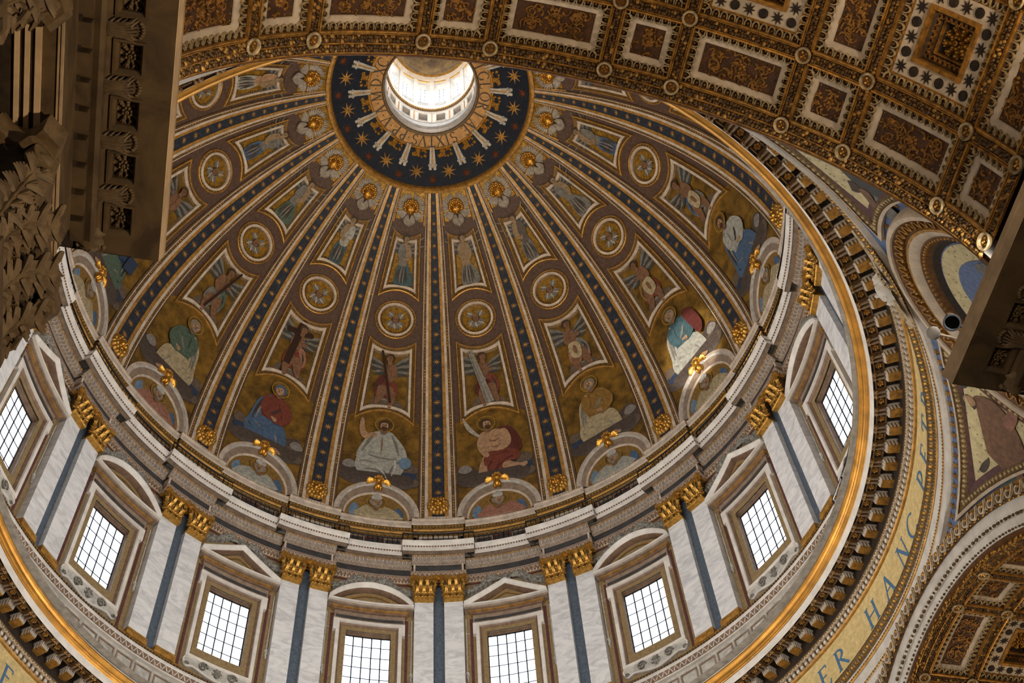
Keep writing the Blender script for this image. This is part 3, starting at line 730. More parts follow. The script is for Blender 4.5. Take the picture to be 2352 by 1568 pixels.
def panel_frame(mb, out, F, s=1.):
    mb.add(frame(out, [(0, .02), (0, .2), (.07*s, .22), (.09*s, .17)]), 'gilt', F)
    mb.add(frame(out, [(.09*s, .17), (.27*s, .13)]), 'beadbrown', F)
    mb.add(frame(out, [(.27*s, .13), (.27*s, .2), (.42*s, .22), (.44*s, .12)]), 'stucco', F)
    mb.add(frame(out, [(.44*s, .12), (.56*s, .06)]), 'beadbrown', F)
    for d, st, sz in ((.18*s, .2, .06), (.5*s, .17, .045)):
        q = inset(out, d); n = len(q)
        for i in range(n):
            a, b = q[i], q[(i+1) % n]; L = hypot(b[0]-a[0], b[1]-a[1]); k = max(1, round(L/st))
            for j in range(k): x = (j+.5)/k; mb.add(bump(a[0]+(b[0]-a[0])*x, a[1]+(b[1]-a[1])*x, .12 if d < .3*s else .07, sz, sz, .06, 5, 1), 'goldpaint' if d < .3*s else 'silver', F)
def fill(out, d, w, F, mk, mb):
    """picture ground as a fan-free grid strip between the two sides of a panel outline"""
    q = inset(out, d); c = (sum(p[0] for p in q)/len(q), sum(p[1] for p in q)/len(q)); R = [1, .66, .33]
    vs = [(c[0]+(p[0]-c[0])*k, c[1]+(p[1]-c[1])*k, w) for k in R for p in q]+[(c[0], c[1], w)]; n = len(q)
    fs = [(k*n+i, k*n+(i+1) % n, (k+1)*n+(i+1) % n, (k+1)*n+i) for k in range(2) for i in range(n)]+[(2*n+i, 2*n+(i+1) % n, 3*n) for i in range(n)]
    mb.add((vs, fs), mk, F)
def feather(fig_mb, F, x, y, a, L, wd, w, mk='silver'):
    p = [(x+cos(a)*L*t, y+sin(a)*L*t) for t in (0, .35, .75, 1)]
    o = strip2(p, [wd*.6, wd, wd*.9, wd*.25]); n = len(p)
    vs = [(q[0], q[1], w) for q in o]+[(q[0], q[1], w+.07) for q in p]
    fs = []
    for i in range(n-1): fs += [(i, i+1, 2*n+i+1, 2*n+i), (2*n+i, 2*n+i+1, 2*n-2-i, 2*n-1-i)]
    fig_mb.add((vs, fs), mk, F)
def face_mesh(mb, F, x, y, w, s, mk='gold', curls=True, rim=False):
    ck, dk = ('goldleaf', 'goldpaint') if mk == 'gold' else (mk, mk)
    """a child's face in relief: skull, cheeks, brow, nose, eyes, lips, ears and curls"""
    mb.add(bump(x, y, w, .42*s, .52*s, .42*s, 12, 4), mk, F)
    for sx in (-1, 1):
        mb.add(bump(x+sx*.17*s, y-.12*s, w+.24*s, .15*s, .15*s, .14*s, 8, 2), mk, F)
        mb.add(bump(x+sx*.16*s, y+.07*s, w+.33*s, .075*s, .05*s, .07*s, 6, 2), dk, F)
        mb.add(bump(x+sx*.16*s, y+.17*s, w+.3*s, .13*s, .05*s, .08*s, 6, 2), mk, F)
        mb.add(bump(x+sx*.42*s, y+.0*s, w+.02, .09*s, .15*s, .12*s, 6, 2), mk, F)
    mb.add(bump(x, y-.02*s, w+.36*s, .07*s, .13*s, .17*s, 6, 2), mk, F)
    mb.add(bump(x, y-.23*s, w+.3*s, .11*s, .045*s, .1*s, 6, 2), dk, F); mb.add(bump(x, y-.37*s, w+.2*s, .12*s, .1*s, .12*s, 6, 2), mk, F)
    if curls:
        for i in range(15):
            a = -.35+(pi+.7)*i/14; q = .5+.05*(i % 2)
            mb.add(bump(x+cos(a)*q*.92*s, y+.05*s+sin(a)*q*1.1*s, w, .15*s, .15*s, .2*s+.06*s*(i % 3), 7, 2), ck, F)
        for i in range(5): a = .5+(pi-1)*i/4; mb.add(bump(x+cos(a)*.33*s, y+.06*s+sin(a)*.42*s, w+.2*s, .13*s, .12*s, .14*s, 7, 2), ck, F)
ZC = {}
def build_bay0():
    """ornaments shared by every bay, built at theta 0 and turned into place"""
    # cherub head
    org = domept(0, 65); t = thing('cherub_head', '', 'cherub ornament', org); F = dome_map(0, 65)
    for s, nm in ((-1, 'wing'), (1, 'wing')):
        mb = MB()
        for i in range(9):
            a = pi/2-s*(.08+i*.21); feather(mb, F, s*.12+cos(a)*.32, .08+sin(a)*.36, a, .75-.015*i, .095, .14)
        for i in range(5):
            a = -.35-.17*i; aa = a if s > 0 else pi-a; feather(mb, F, s*.25, -.12-.03*i, aa, .95-.05*i, .1, .1)
        for i in range(5):
            a = -pi/2+s*(.12+.16*i)-s*.28; feather(mb, F, s*.16, -.5, a, 1.0-.09*i, .095, .2)
        part(nm, mb, t, org)
    mb = MB(); face_mesh(mb, F, 0, 0, .2, 1.0); part('face', mb, t, org, 60)
    ZC['cherub'] = t
    # upper panel frame and ground
    org = domept(0, UP_TC); F = dome_map(0, UP_TC); t = thing('mosaic_panel', '', 'mosaic panel', org)
    mb = MB(); panel_frame(mb, UP_OUT, F); part('frame', mb, t, org); mb = MB(); fill(UP_OUT, .5, .06, F, 'goldmosaic', mb); part('gold_ground', mb, t, org); ZC['upper'] = t
    org = domept(0, LO_TC); F = dome_map(0, LO_TC); t = thing('mosaic_panel', '', 'mosaic panel', org)
    mb = MB(); panel_frame(mb, LO_OUT, F, 1.12); part('frame', mb, t, org); mb = MB(); fill(LO_OUT, .55, .06, F, 'goldfield', mb); part('gold_ground', mb, t, org); ZC['lower'] = t
    # round medallion with a six-winged seraph
    org = domept(0, MD_TC); F = dome_map(0, MD_TC); t = thing('seraph_medallion', '', 'medallion', org)
    mb = MB(); mb.add(lathe([(1.54, .02), (1.54, .16), (1.5, .18), (1.46, .13)], 40), 'gilt', F); mb.add(lathe([(1.46, .13), (1.34, .12)], 40), 'beadbrown', F)
    mb.add(lathe([(1.34, .12), (1.34, .22), (1.18, .24), (1.15, .14)], 40), 'stucco', F); mb.add(lathe([(1.15, .14), (1.0, .08)], 40), 'beadbrown', F)
    for i in range(34): a = 2*pi*i/34; mb.add(bump(1.4*cos(a), 1.4*sin(a), .13, .05, .05, .05, 5, 1), 'goldpaint', F); mb.add(bump(1.07*cos(a), 1.07*sin(a), .1, .045, .045, .05, 5, 1), 'goldpaint', F)
    part('frame', mb, t, org)
    mb = MB(); mb.add(lathe([(1.02, .08), (.7, .075), (.35, .07), (0.001, .07)], 28), 'goldmosaic', F); part('gold_ground', mb, t, org)
    fg = Fig(F, 1, 1, .09)
    for a in (pi/4, 3*pi/4, 5*pi/4, 7*pi/4, pi/2*3, pi/2):
        if a in (pi/2,): continue
        for d in (-.22, 0, .22): fg.limb([(cos(a+d)*.18, sin(a+d)*.18), (cos(a+d)*.5, sin(a+d)*.5), (cos(a+d*1.4)*.78, sin(a+d*1.4)*.78)], [.08, .12, .03], 'winggrey' if d else 'silver')
    fg.oval(0, .02, .3, .32, 'hair'); fg.oval(0, -.02, .22, .26, 'skindark'); fg.oval(-.08, .03, .045, .03, 'shade', n=6); fg.oval(.08, .03, .045, .03, 'shade', n=6); fg.oval(0, -.14, .06, .03, 'robered', n=6); fg.blob([(-.24, .1), (0, .42), (.24, .1), (0, .2)], 'robegold', 2)
    part('seraph', fg.mb, t, org); ZC['medal'] = t
    # lunette
    org = domept(0, 1.); F = dome_map(0, 1.0); t = thing('lunette', '', 'lunette', org)
    def arch(rx, ry, y0, n=24): return [(rx*cos(pi*i/n), y0+ry*sin(pi*i/n)) for i in range(n+1)]
    A = [(2.86, 3.35, .1), (2.6, 3.1, .1), (2.5, 2.98, .1), (2.2, 2.5, -.1), (2.08, 2.36, -.1)]
    def loft(a, b, w0, w1, mk, mb):
        p, q = arch(*a), arch(*b); vs = [(x, y, w0) for x, y in p]+[(x, y, w1) for x, y in q]; m = len(p); mb.add((vs, [(i, i+1, i+1+m, i+m) for i in range(m-1)]), mk, F)
    mb = MB(); loft(A[0], A[0], 0, .2, 'stucco', mb); loft(A[0], A[1], .2, .27, 'stucco', mb); loft(A[1], A[2], .27, .16, 'whitegrey', mb); loft(A[2], A[3], .16, .15, 'taupe', mb); loft(A[3], A[4], .17, .1, 'stucco', mb); part('arch_frame', mb, t, org)
    mb = MB(); mb.add((lambda a: ([(x, y, .1) for x, y in a]+[(0, .6, .1)], [(i, i+1, len(a)) for i in range(len(a)-1)]))(arch(2.1, 2.4, -.15)), 'robegold', F); part('gold_ground', mb, t, org); ZC['lunette'] = t
    # gilded winged head on the lunette
    org = domept(0, 8.8); F = dome_map(0, 8.8); t = thing('winged_head', '', 'gilded ornament', org)
    mb = MB(); face_mesh(mb, F, 0, .06, .25, .62); mb.add(bump(0, -.5, .22, .3, .3, .3, 8, 2), 'gold', F); mb.add(bump(-.16, -.62, .22, .14, .34, .3, 8, 2), 'gold', F); mb.add(bump(.16, -.62, .22, .14, .34, .3, 8, 2), 'gold', F); part('face', mb, t, org, 60)
    for s in (-1, 1):
        mb = MB()
        for i in range(5): a = -.55+.22*i; a = a if s > 0 else pi-a; feather(mb, F, s*.22, -.06+.03*i, a, .72-.05*i, .09, .26, 'gold')
        part('wing', mb, t, org)
    ZC['winged'] = t
def lion():
    org = domept(0, 3.7); F = dome_map(0, 3.7); t = thing('lion_mask', '', 'gilded ornament', org)
    mb = MB()
    for q, m in ((.62, 15), (.46, 12)):
        for i in range(m): a = 2*pi*i/m; mb.add(bump(cos(a)*q*.95, .1+sin(a)*q*1.05, .18, .2, .24, .26+.1*(q < .5)+.05*(i % 2), 7, 2), 'goldleaf', F)
    part('mane', mb, t, org, 60)
    mb = MB(); mb.add(bump(0, .1, .36, .42, .46, .36, 12, 3), 'gold', F)
    for s in (-1, 1):
        mb.add(bump(s*.18, .24, .62, .13, .07, .12, 7, 2), 'gold', F); mb.add(bump(s*.17, .15, .64, .07, .045, .08, 6, 2), 'letterdark', F); mb.add(bump(s*.36, .46, .45, .12, .13, .2, 7, 2), 'gold', F)
        mb.add(bump(s*.15, -.14, .6, .17, .15, .2, 8, 2), 'gold', F)
    mb.add(bump(0, .04, .66, .1, .22, .2, 8, 2), 'gold', F); mb.add(bump(0, -.03, .78, .11, .07, .1, 7, 2), 'goldpaint', F); mb.add(bump(0, -.3, .52, .14, .09, .1, 7, 2), 'letterdark', F); mb.add(bump(0, -.4, .5, .16, .12, .16, 8, 2), 'gold', F)
    part('face', mb, t, org, 60)
    mb = MB(); mb.add(tube([(.14*cos(a), -.68+.16*sin(a), .55) for a in [2*pi*i/10 for i in range(11)]], .035, 5), 'gold', F); part('ring', mb, t, org)
    return t
build_bay0(); LION = lion()
for n_, k in enumerate(range(-5, 6)):
    lab = 'gilded lion mask at the foot of '+ribname(k)
    if n_ == 0: base = LION; LION['label'] = lab; LION['group'] = 'lion masks at the feet of the dome ribs'; LION.location = rotz(LION.location, 22.5*k); LION.rotation_euler = (0, 0, -radians(22.5*k))
    else:
        o = dup(LION, 22.5*k-22.5*-5, lab)
SMALL = {1: ('robegrey', 'lampaint'), -1: ('robeteal', 'robegrey'), 2: ('robegrey', 'lampdark'), -2: ('robeteal', 'robewhite'), 3: ('robegrey', 'winggrey'), -3: ('robegreen', 'robegrey'), 4: ('robeblue', 'robegrey'), -4: ('robeblue', 'robegrey'), 5: ('robegrey', 'robegrey'), -5: ('robewhite', 'skin'), 6: ('robegrey', 'robegrey'), -6: ('robegrey', 'robegrey')}
LOW = {1: ('robecrim', 'robered', 'column'), -1: ('robered', 'robecrim', 'lance'), 2: ('robepink', 'robegrey', 'cloth'), -2: ('robered', 'robepink', 'cross'), 3: ('robered', 'robegold', 'cloth'), -3: ('robegrey', 'robegreen', 'lance'), 4: ('robegrey', 'robeblue', 'cloth'), -4: ('robeblue', 'robegrey', None), 5: ('robegrey', 'robeblue', None), -5: ('robeblue', 'robegrey', None), 6: ('robegrey', 'robeblue', None), -6: ('robeblue', 'robegrey', None)}
LOWN = {'column': 'angel holding a pale stone column', 'lance': 'seated angel with a lance', 'cloth': 'seated angel holding a cloth', 'cross': 'angel beside a large dark cross', None: 'seated winged angel'}
BIG = {1: (('robered', 'robecrim', 'skin'), 'bare', 1, 'hair', 'hair', None, 'bare-chested saint in a red robe leaning left'),
       -1: (('robewhite', 'robewhite', 'skin'), 'frontal', 1, 'hair', 'hair', None, 'frontal figure in white robes with raised hand'),
       2: (('robecream', 'robegold', 'skin'), 'robe', -1, 'greyhair', 'greyhair', None, 'bearded saint in cream and gold robes'),
       -2: (('robeblue', 'robered', 'skin'), 'robe', -1, 'hair', None, 'robeblue', 'woman in a blue mantle over red'),
       3: (('robewhite', 'robeteal', 'skin'), 'robe', -1, 'greyhair', 'greyhair', None, 'saint in white with a red cloak'),
       -3: (('robecream', 'robegreen', 'skin'), 'robe', 1, 'greyhair', 'greyhair', None, 'saint in green and cream robes'),
       4: (('robeblue', 'robewhite', 'skin'), 'robe', -1, 'hair', 'hair', None, 'saint in a large blue cloak'),
       -4: (('robegreen', 'robedeep', 'skin'), 'robe', 1, 'greyhair', 'greyhair', None, 'saint in dark green holding a book'),
       5: (('robegrey', 'robeblue', 'skin'), 'robe', -1, 'hair', 'hair', None, 'saint in grey robes'), -5: (('robegrey', 'robegold', 'skin'), 'robe', 1, 'hair', 'hair', None, 'saint in grey and gold robes')}
def standtag(o, lab, grp):
    o['label'] = lab
    if grp: o['group'] = grp
used = set()
def put(key, k, lab, grp):
    th = bayth(k)
    if key in used: o = dup(ZC[key], th-ZC[key+'_th'], lab); o['group'] = grp
    else:
        used.add(key); o = ZC[key]; o.location = rotz(o.location, th); o.rotation_euler = (0, 0, -radians(th)); ZC[key+'_th'] = th; standtag(o, lab, grp)
    return o
PEND = []
for k in BAYS:
    bn = bayname(k); th = bayth(k)
    put('cherub', k, 'gilded cherub head with silver wings atop '+bn, 'cherub heads around the crown')
    a = SMALL[k]; o = put('upper', k, 'upper mosaic panel, robed angel, '+bn, 'upper mosaic panels of the dome'); PEND.append((o, k, 'u'))
    put('medal', k, 'round medallion with a winged seraph in '+bn, 'seraph medallions of the dome')
    o = put('lower', k, 'lower mosaic panel, '+LOWN[LOW[k][2]]+', '+bn, 'lower mosaic panels of the dome'); PEND.append((o, k, 'l'))
    if abs(k) <= 5:
        o = put('lunette', k, 'lunette with a bishop bust at the foot of '+bn, 'lunettes at the foot of the dome'); PEND.append((o, k, 'n'))
        put('winged', k, 'gilded winged head on the lunette arch of '+bn, 'gilded heads on the lunette arches')
for o, k, w in PEND:
    th = bayth(k); f = 1 if k % 2 else -1
    if w == 'u': fg = Fig(dome_map(0, UP_TC), .98, 4.2, .09, 0, t2s(49.4)-t2s(UP_TC)); standing(fg, (SMALL[k][0], SMALL[k][1], 'lampaint'), f, k in (1, -1, 3, -3)); tc = UP_TC
    elif w == 'l': fg = Fig(dome_map(0, LO_TC), 1.32, 4.6, .09, 0, t2s(25.2)-t2s(LO_TC)); seated_small(fg, (LOW[k][0], LOW[k][1], 'skindark'), 1 if k in (1, 2, -2, -3) else -1, LOW[k][2]); tc = LO_TC
    else: fg = Fig(dome_map(0, 1.0), 1.95, 2.3, .13, 0, -.1); c = [('robecream', 'robewhite'), ('robepink', 'robewhite'), ('robewhite', 'robepink'), ('robecream', 'robered')][k % 4]; bust_figure(fg, (c[0], c[1], 'skin'), f); tc = 1.0
    part('figure', fg.mb, o, domept(0, tc))
# large figures over the lunettes, gold ground with clouds
for k, (P, kind, fl, hair, beard, veil, desc) in BIG.items():
    th = bayth(k); org = domept(0, 15.); F = dome_map(0, 15.); t = thing('saint_mosaic', 'large mosaic, '+desc+', '+bayname(k), 'mosaic', org, 'large figure mosaics above the lunettes')
    out = dome_uv(15., seg((-7.5, 2.5), (-7.55, 22.0), 14)+arc_edge((-7.55, 22), (0, 25.2), (7.55, 22), 10)+seg((7.55, 22), (7.5, 2.5), 14)+seg((7.5, 2.5), (-7.5, 2.5), 12))
    mb = MB(); fill(out, 0.02, .04, F, 'goldfield', mb); part('gold_ground', mb, t, org)
    fg = Fig(F, 2.75, 6.3, .07, 0, t2s(8.6)-t2s(15.)); big_figure(fg, P, fl, kind, hair, beard, veil)
    if k == 3: fg.blob([(.3, .75), (.6, .7), (.7, .4), (.5, .3), (.36, .5)], 'robecrim')
    if k == -4: fg.blob([(.3, .62), (.62, .66), (.66, .46), (.34, .4)], 'robedeep', 1)
    part('figure', fg.mb, t, org); t.location = rotz(t.location, th); t.rotation_euler = (0, 0, -radians(th))
# stepped gold grounds at the top of each bay with an inner moulding (parts of the dome)
GF = dome_map(0, 66)
gout = dome_uv(66, [(-6.2, 62.6), (-6.2, 62.6+.9)]+[(-6.7, 68.9)]+arc_edge((-6.7, 68.9), (0, 68.9), (6.7, 68.9), 8)+[(6.7, 68.9), (6.2, 62.6), (4.2, 62.6), (4.2, 63.2), (2.4, 63.2), (2.4, 64.2), (-2.4, 64.2), (-2.4, 63.2), (-4.2, 63.2), (-4.2, 62.6)])
gmb = MB(); gmb.add(prism(gout, .0, .07), 'goldmosaic', GF); gme = gmb.mesh('gold_ground')
mmb = MB(); mo = dome_uv(66, [(-7.2, 61.8), (-7.6, 69.2)]+arc_edge((-7.6, 69.2), (0, 69.2), (7.6, 69.2), 8)+[(7.6, 69.2), (7.2, 61.8)])
p_ = mo; q_ = dome_uv(66, [(-6.5, 61.8), (-6.8, 68.5)]+arc_edge((-6.8, 68.5), (0, 68.5), (6.8, 68.5), 8)+[(6.8, 68.5), (6.5, 61.8)])
m_ = len(p_); mmb.add(([(x, y, .12) for x, y in p_]+[(x, y, .1) for x, y in q_], [(i, i+1, i+1+m_, i+m_) for i in range(m_-1)]), 'goldpaint', GF); mme = mmb.mesh('inner_moulding')
for k in BAYS:
    for nm, me in (('gold_ground', gme), ('inner_moulding', mme)):
        o = link(nm, me, ceiling); o.rotation_euler = (0, 0, -radians(bayth(k)))
# ------------------------------------------------------------------ drum entablature, attic and lower drum
def breakband(mb, prof, hw, dr, mk, nb=6, nr=10, k0=-5.5, k1=6.5, sides=True):
    """band that steps forward over every pilaster pair; profile of (r, z) is the forward part, dr the recess"""
    k = math.ceil(k0)
    while k <= k1:
        c = 22.5*k
        mb.add(sweep(prof, c-hw, c+hw, nb), mk); rc = [(r+dr, z) for r, z in prof]
        mb.add(sweep(rc, c+hw, c+22.5-hw, nr), mk)
        if sides:
            for a in (c-hw, c+hw):
                m = len(prof); vs = [pol(a, r, z) for r, z in prof]+[pol(a, r, z) for r, z in rc]
                mb.add((vs, [(i, i+1, i+1+m, i+m) for i in range(m-1)]), mk)
        k += 1
def bandspots(hw, dr, step, r, k0=-5, k1=6):
    """angles and radius offsets for ornaments repeated along a stepped band"""
    out = []
    for k in range(k0, k1+1):
        c = 22.5*k; n = max(1, int(2*radians(hw)*r/step)); out += [(c-hw+2*hw*(i+.5)/n, 0) for i in range(n)]
        L = 22.5-2*hw; n = max(1, int(radians(L)*r/step)); out += [(c+hw+L*(i+.5)/n, dr) for i in range(n)]
    return out
K0, K1 = -5.5, 6.5; DR = .42
mb = MB()
breakband(mb, [(21.0, 63.75), (20.62, 63.75), (20.6, 63.92), (20.52, 63.94), (20.5, 64.1)], 4.75, DR, 'stucco')
breakband(mb, [(20.5, 64.1), (20.46, 64.22), (20.37, 64.36), (20.36, 64.41)], 4.8, DR, 'woodbrown')
breakband(mb, [(20.36, 64.41), (20.36, 64.44), (20.72, 64.46)], 4.8, DR, 'stucco')
breakband(mb, [(20.70, 64.46), (20.70, 65.35)], 4.2, DR, 'darkslate')
breakband(mb, [(20.68, 65.35), (20.62, 65.48), (20.5, 65.62), (20.37, 65.75), (20.3, 65.95)], 4.6, DR, 'taupe')
breakband(mb, [(20.3, 65.97), (19.98, 65.97)], 6.3, DR, 'taupe')
breakband(mb, [(19.98, 65.93), (19.95, 66.3), (19.9, 66.32)], 6.4, DR, 'white')
breakband(mb, [(19.9, 66.34), (19.86, 66.38), (19.78, 66.66), (19.76, 66.72), (21.3, 66.78)], 6.5, DR, 'white')
trim = struct('trim_1', mb, 30, 'white stepped entablature crowning the drum pilasters')
# repeated small ornament of the entablature
orn = MB()
for a, d in bandspots(4.75, DR, .19, 20.5): orn.add(box(-.055, .055, 63.84, 63.93, 0, .09), 'goldpaint', cyl_map(a, 20.62+d)); orn.add(box(-.05, .05, 63.99, 64.06, 0, .05), 'brownline', cyl_map(a, 20.52+d))
for a, d in bandspots(6.35, DR, .17, 19.9): orn.add(box(-.05, .05, 66.26, 66.33, 0, .07), 'woodbrown', cyl_map(a, 19.95+d))
for a, d in bandspots(4.6, DR, .24, 20.3): orn.add(bump(0, 65.88, 0, .08, .07, .1, 6, 2), 'goldpaint', cyl_map(a, 20.34+d))
part('dentil', orn, trim, smooth=70, kind='stuff')
orn = MB()
for a, d in bandspots(4.75, DR, .27, 20.4):
    F = cyl_map(a, 20.43+d)
    orn.add(ribbon([(-.13, 64.13), (-.03, 64.36), (.03, 64.36), (.13, 64.13)], .02, -.08, .05), 'stucco', F); orn.add(bump(0, 64.2, -.03, .04, .06, .08, 5, 1), 'goldpaint', F)
for a, d in bandspots(4.5, DR, .24, 20.5):
    F = cyl_map(a, 20.6+d)
    orn.add(ribbon([(-.12, 65.4), (-.03, 65.58), (.03, 65.58), (.12, 65.4)], .018, -.05, .1), 'stucco', F)
    orn.add(ribbon([(0, 65.6), (0, 65.8)], .035, .03, .26), 'whitegrey', F)
part('leaf_ornament', orn, trim, kind='stuff')
# corner pieces beside each dark frieze panel
mb = MB()
for k in range(-5, 7):
    for s in (-1, 1): mb.add(box(-.06, .06, 64.45, 65.36, -.4, .06), 'stucco', cyl_map(22.5*k+s*4.15, 20.68))
part('frieze_edge', mb, trim)
# attic behind the gallery railing
mb = MB()
breakband(mb, [(20.8, 66.75), (20.8, 68.3)], 3.9, .25, 'darkslate')
breakband(mb, [(20.8, 68.3), (20.72, 68.36), (20.7, 68.55), (20.64, 68.6), (20.62, 68.72)], 4.4, .25, 'beadbrown')
breakband(mb, [(20.62, 68.72), (20.56, 68.76), (20.56, 68.86), (20.6, 68.9)], 4.5, .25, 'gilt')
breakband(mb, [(20.6, 68.9), (20.54, 69.06), (20.5, 69.2)], 4.6, .25, 'beadbrown')
breakband(mb, [(20.5, 69.2), (20.42, 69.26), (20.42, 69.56), (20.36, 69.62), (20.36, 69.74), (20.9, 69.9)], 4.8, .25, 'stucco')
attic = struct('trim_2', mb, 30, 'attic band with gilded cornice below the dome ribs')
orn = MB()
for a, d in bandspots(4.6, .25, .2, 20.5): orn.add(bump(0, 69.08, 0, .07, .07, .08, 6, 2), 'goldpaint', cyl_map(a, 20.55+d)); orn.add(bump(0, 69.74, 0, .05, .05, .07, 5, 2), 'goldpaint', cyl_map(a, 20.38+d))
for a, d in bandspots(4.4, .25, .26, 20.6): orn.add(ribbon([(-.12, 68.4), (-.04, 68.56), (.04, 68.56), (.12, 68.4)], .02, -.03, .05), 'goldpaint', cyl_map(a, 20.71+d))
part('bead', orn, attic, kind='stuff')
mb = MB()
for k in range(-5, 7):
    F = cyl_map(22.5*k, 20.8); o = [(-1.25, 66.8), (1.25, 66.8), (1.25, 68.28), (-1.25, 68.28)]
    mb.add(frame(o, [(0, 0), (0, .07), (.12, .08), (.14, .0)]), 'stucco', F)
    F = cyl_map(22.5*k+11.25, 21.03)
    for q in range(-2, 3):
        o = [(-.58+q*1.2, 66.85), (.58+q*1.2, 66.85), (.58+q*1.2, 68.25), (-.58+q*1.2, 68.25)]; mb.add(frame(o, [(0, 0), (0, .05), (.09, .05), (.1, 0)]), 'taupe' if q % 2 else 'burgundy', F)
part('attic_panel', mb, attic)
# gallery railing on the cornice: one iron run per pilaster break and per bay
def railing(a0, a1, r, lab, name='gallery_railing'):
    am = (a0+a1)/2; org = pol(am, r, 66.74); t = thing(name, lab, 'railing', org, 'iron gallery railings above the drum cornice')
    mb = MB(); n = 8
    mb.add(tube([pol(a0+(a1-a0)*i/n, r, 67.66) for i in range(n+1)], .05, 5), 'darkiron'); mb.add(tube([pol(a0+(a1-a0)*i/n, r, 66.86) for i in range(n+1)], .02, 4), 'darkiron'); part('rail', mb, t, org)
    mb = MB(); k = int(radians(a1-a0)*r/.3)
    for i in range(k+1):
        a = a0+(a1-a0)*i/k; mb.add(tube([pol(a, r, 66.74), pol(a, r, 67.66)], .04 if i % 6 == 0 else .022, 4), 'darkiron')
    part('baluster', mb, t, org)
for k in range(-5, 7):
    railing(22.5*k-6.4, 22.5*k+6.4, 20.0, 'black iron gallery railing under '+ribname(k))
    if k < 6: railing(22.5*k+6.4, 22.5*k+16.1, 20.0+DR, 'black iron gallery railing in '+bayname(k+1 if k >= 0 else k))
# lower drum: pedestals, fret moulding and panelled dado down to the inner walkway
mb = MB()
mb.add(sweep([(20.52, 51.95), (20.5, 51.9), (20.45, 51.75), (20.42, 51.72)], -125, 140, 150), 'taupe')
mb.add(sweep([(20.42, 51.72), (20.38, 51.55), (20.42, 51.5)], -125, 140, 150), 'white')
mb.add(sweep([(20.42, 51.5), (20.5, 51.12)], -125, 140, 150), 'woodbrown')
mb.add(sweep([(20.46, 51.12), (20.44, 51.0), (20.6, 50.98)], -125, 140, 150), 'white')
mb.add(sweep([(20.6, 50.98), (20.6, 47.2), (18.0, 47.2)], -125, 140, 150), 'whitegrey')
dado = struct('trim_3', mb, 30, 'panelled dado and fret moulding under the drum windows')
orn = MB(); a = -122
while a < 138:
    F = cyl_map(a, 20.47); orn.add(ribbon([(-.14, 51.16), (0, 51.48), (.14, 51.16)], .026, -.05, .06), 'white', F); orn.add(bump(0, 51.2, 0, .05, .06, .07, 5, 1), 'goldpaint', F)
    orn.add(box(-.05, .05, 51.78, 51.88, -.02, .05), 'beadbrown', cyl_map(a+.25, 20.46)); orn.add(box(-.05, .05, 51.78, 51.88, -.02, .05), 'beadbrown', cyl_map(a+.75, 20.46)); a += 1.0
part('fret_ornament', orn, dado, kind='stuff')
mb = MB()
for k in range(-5, 7):
    for q in range(-3, 4):
        F = cyl_map(22.5*k+q*3.2, 20.6); o = [(-.5, 48.3), (.5, 48.3), (.5, 50.75), (-.5, 50.75)]; mb.add(frame(o, [(0, 0), (0, .05), (.07, .06), (.09, 0)]), 'taupe', F); mb.add(prism(smooth([(-.2, 49.2), (.0, 49.9), (.2, 49.3), (0, 48.8)], 3), 0, .03), 'greystucco', F)
part('dado_panel', mb, dado)

# ------------------------------------------------------------------ pilasters with gilded capitals
def leafshape(W_, H_, curl, n=7, thick=.0, lob=4):
    """acanthus leaf: serrated outline, rising rib, tip curling outward (u, v, w)"""
    vs = []; fs = []; m = 5
    for j in range(n+1):
        t = j/n; hw = W_*.5*(.55+.55*sin(pi*min(1, t*1.05))**.8)*(1-.25*t)*(1+.22*sin(t*lob*2*pi))
        if j == n: hw = W_*.12
        v = H_*(t-.12*max(0, t-.75)/.25*t) if t < .86 else H_*(.86-.5*(t-.86)); w = .04*H_+curl*t**3
        for i in range(m):
            x = -1+2*i/(m-1); vs.append((hw*x, v-abs(x)*.06*H_*t, w+(1-abs(x))*.13*W_-(abs(x)**2)*.06*W_+(.05*W_ if i in (1, 3) else 0)))
    for j in range(n):
        for i in range(m-1): a = j*m+i; fs.append((a, a+1, a+m+1, a+m))
    return vs, fs
def acanthus(W_, H_, curl, lobes=5, fing=4):
    """acanthus leaf built of a stem and pairs of lobes, each lobe a fan of curling fingers"""
    vs = []; fs = []
    def put(sh): o = len(vs); vs.extend(sh[0]); fs.extend([tuple(k+o for k in f) for f in sh[1]])
    def stem(t): return (0., H_*(t if t < .8 else .8+.12*sin((t-.8)/.2*pi*.5)), .05*H_+curl*t**3)
    put(grid_leaf := ([(x*W_*.36*(1-.45*t), stem(t)[1]*.97, stem(t)[2]-.05*W_*abs(x)) for t in [j/6 for j in range(7)] for x in (-1, 0, 1)], [(j*3+i, j*3+i+1, j*3+i+4, j*3+i+3) for j in range(6) for i in range(2)]))
    put(tube([stem(t) for t in (0, .35, .7, .9, 1)], [.05*W_, .045*W_, .04*W_, .04*W_, .02*W_], 5))
    for sg in (-1, 1):
        for i in range(lobes):
            t = .12+.78*i/(lobes-1) if lobes > 1 else .5; c = stem(t); wd = W_*(.5-.16*t)
            for k in range(fing):
                q = (k/(fing-1) if fing > 1 else .5); a = .15+1.05*q
                x1, y1 = sg*wd*.62*cos(a*.8), c[1]+H_*.13*q; x2, y2 = sg*wd*(1.02-.12*q)*cos(a*.62), c[1]+H_*(.02+.17*q)
                put(tube([(sg*.05*W_, c[1]-.02*H_, c[2]), (x1, y1, c[2]+.07*W_), (x2, y2, c[2]+.02*W_+.25*curl*t)], [.05*W_, .055*W_, .022*W_], 4))
    return vs, fs
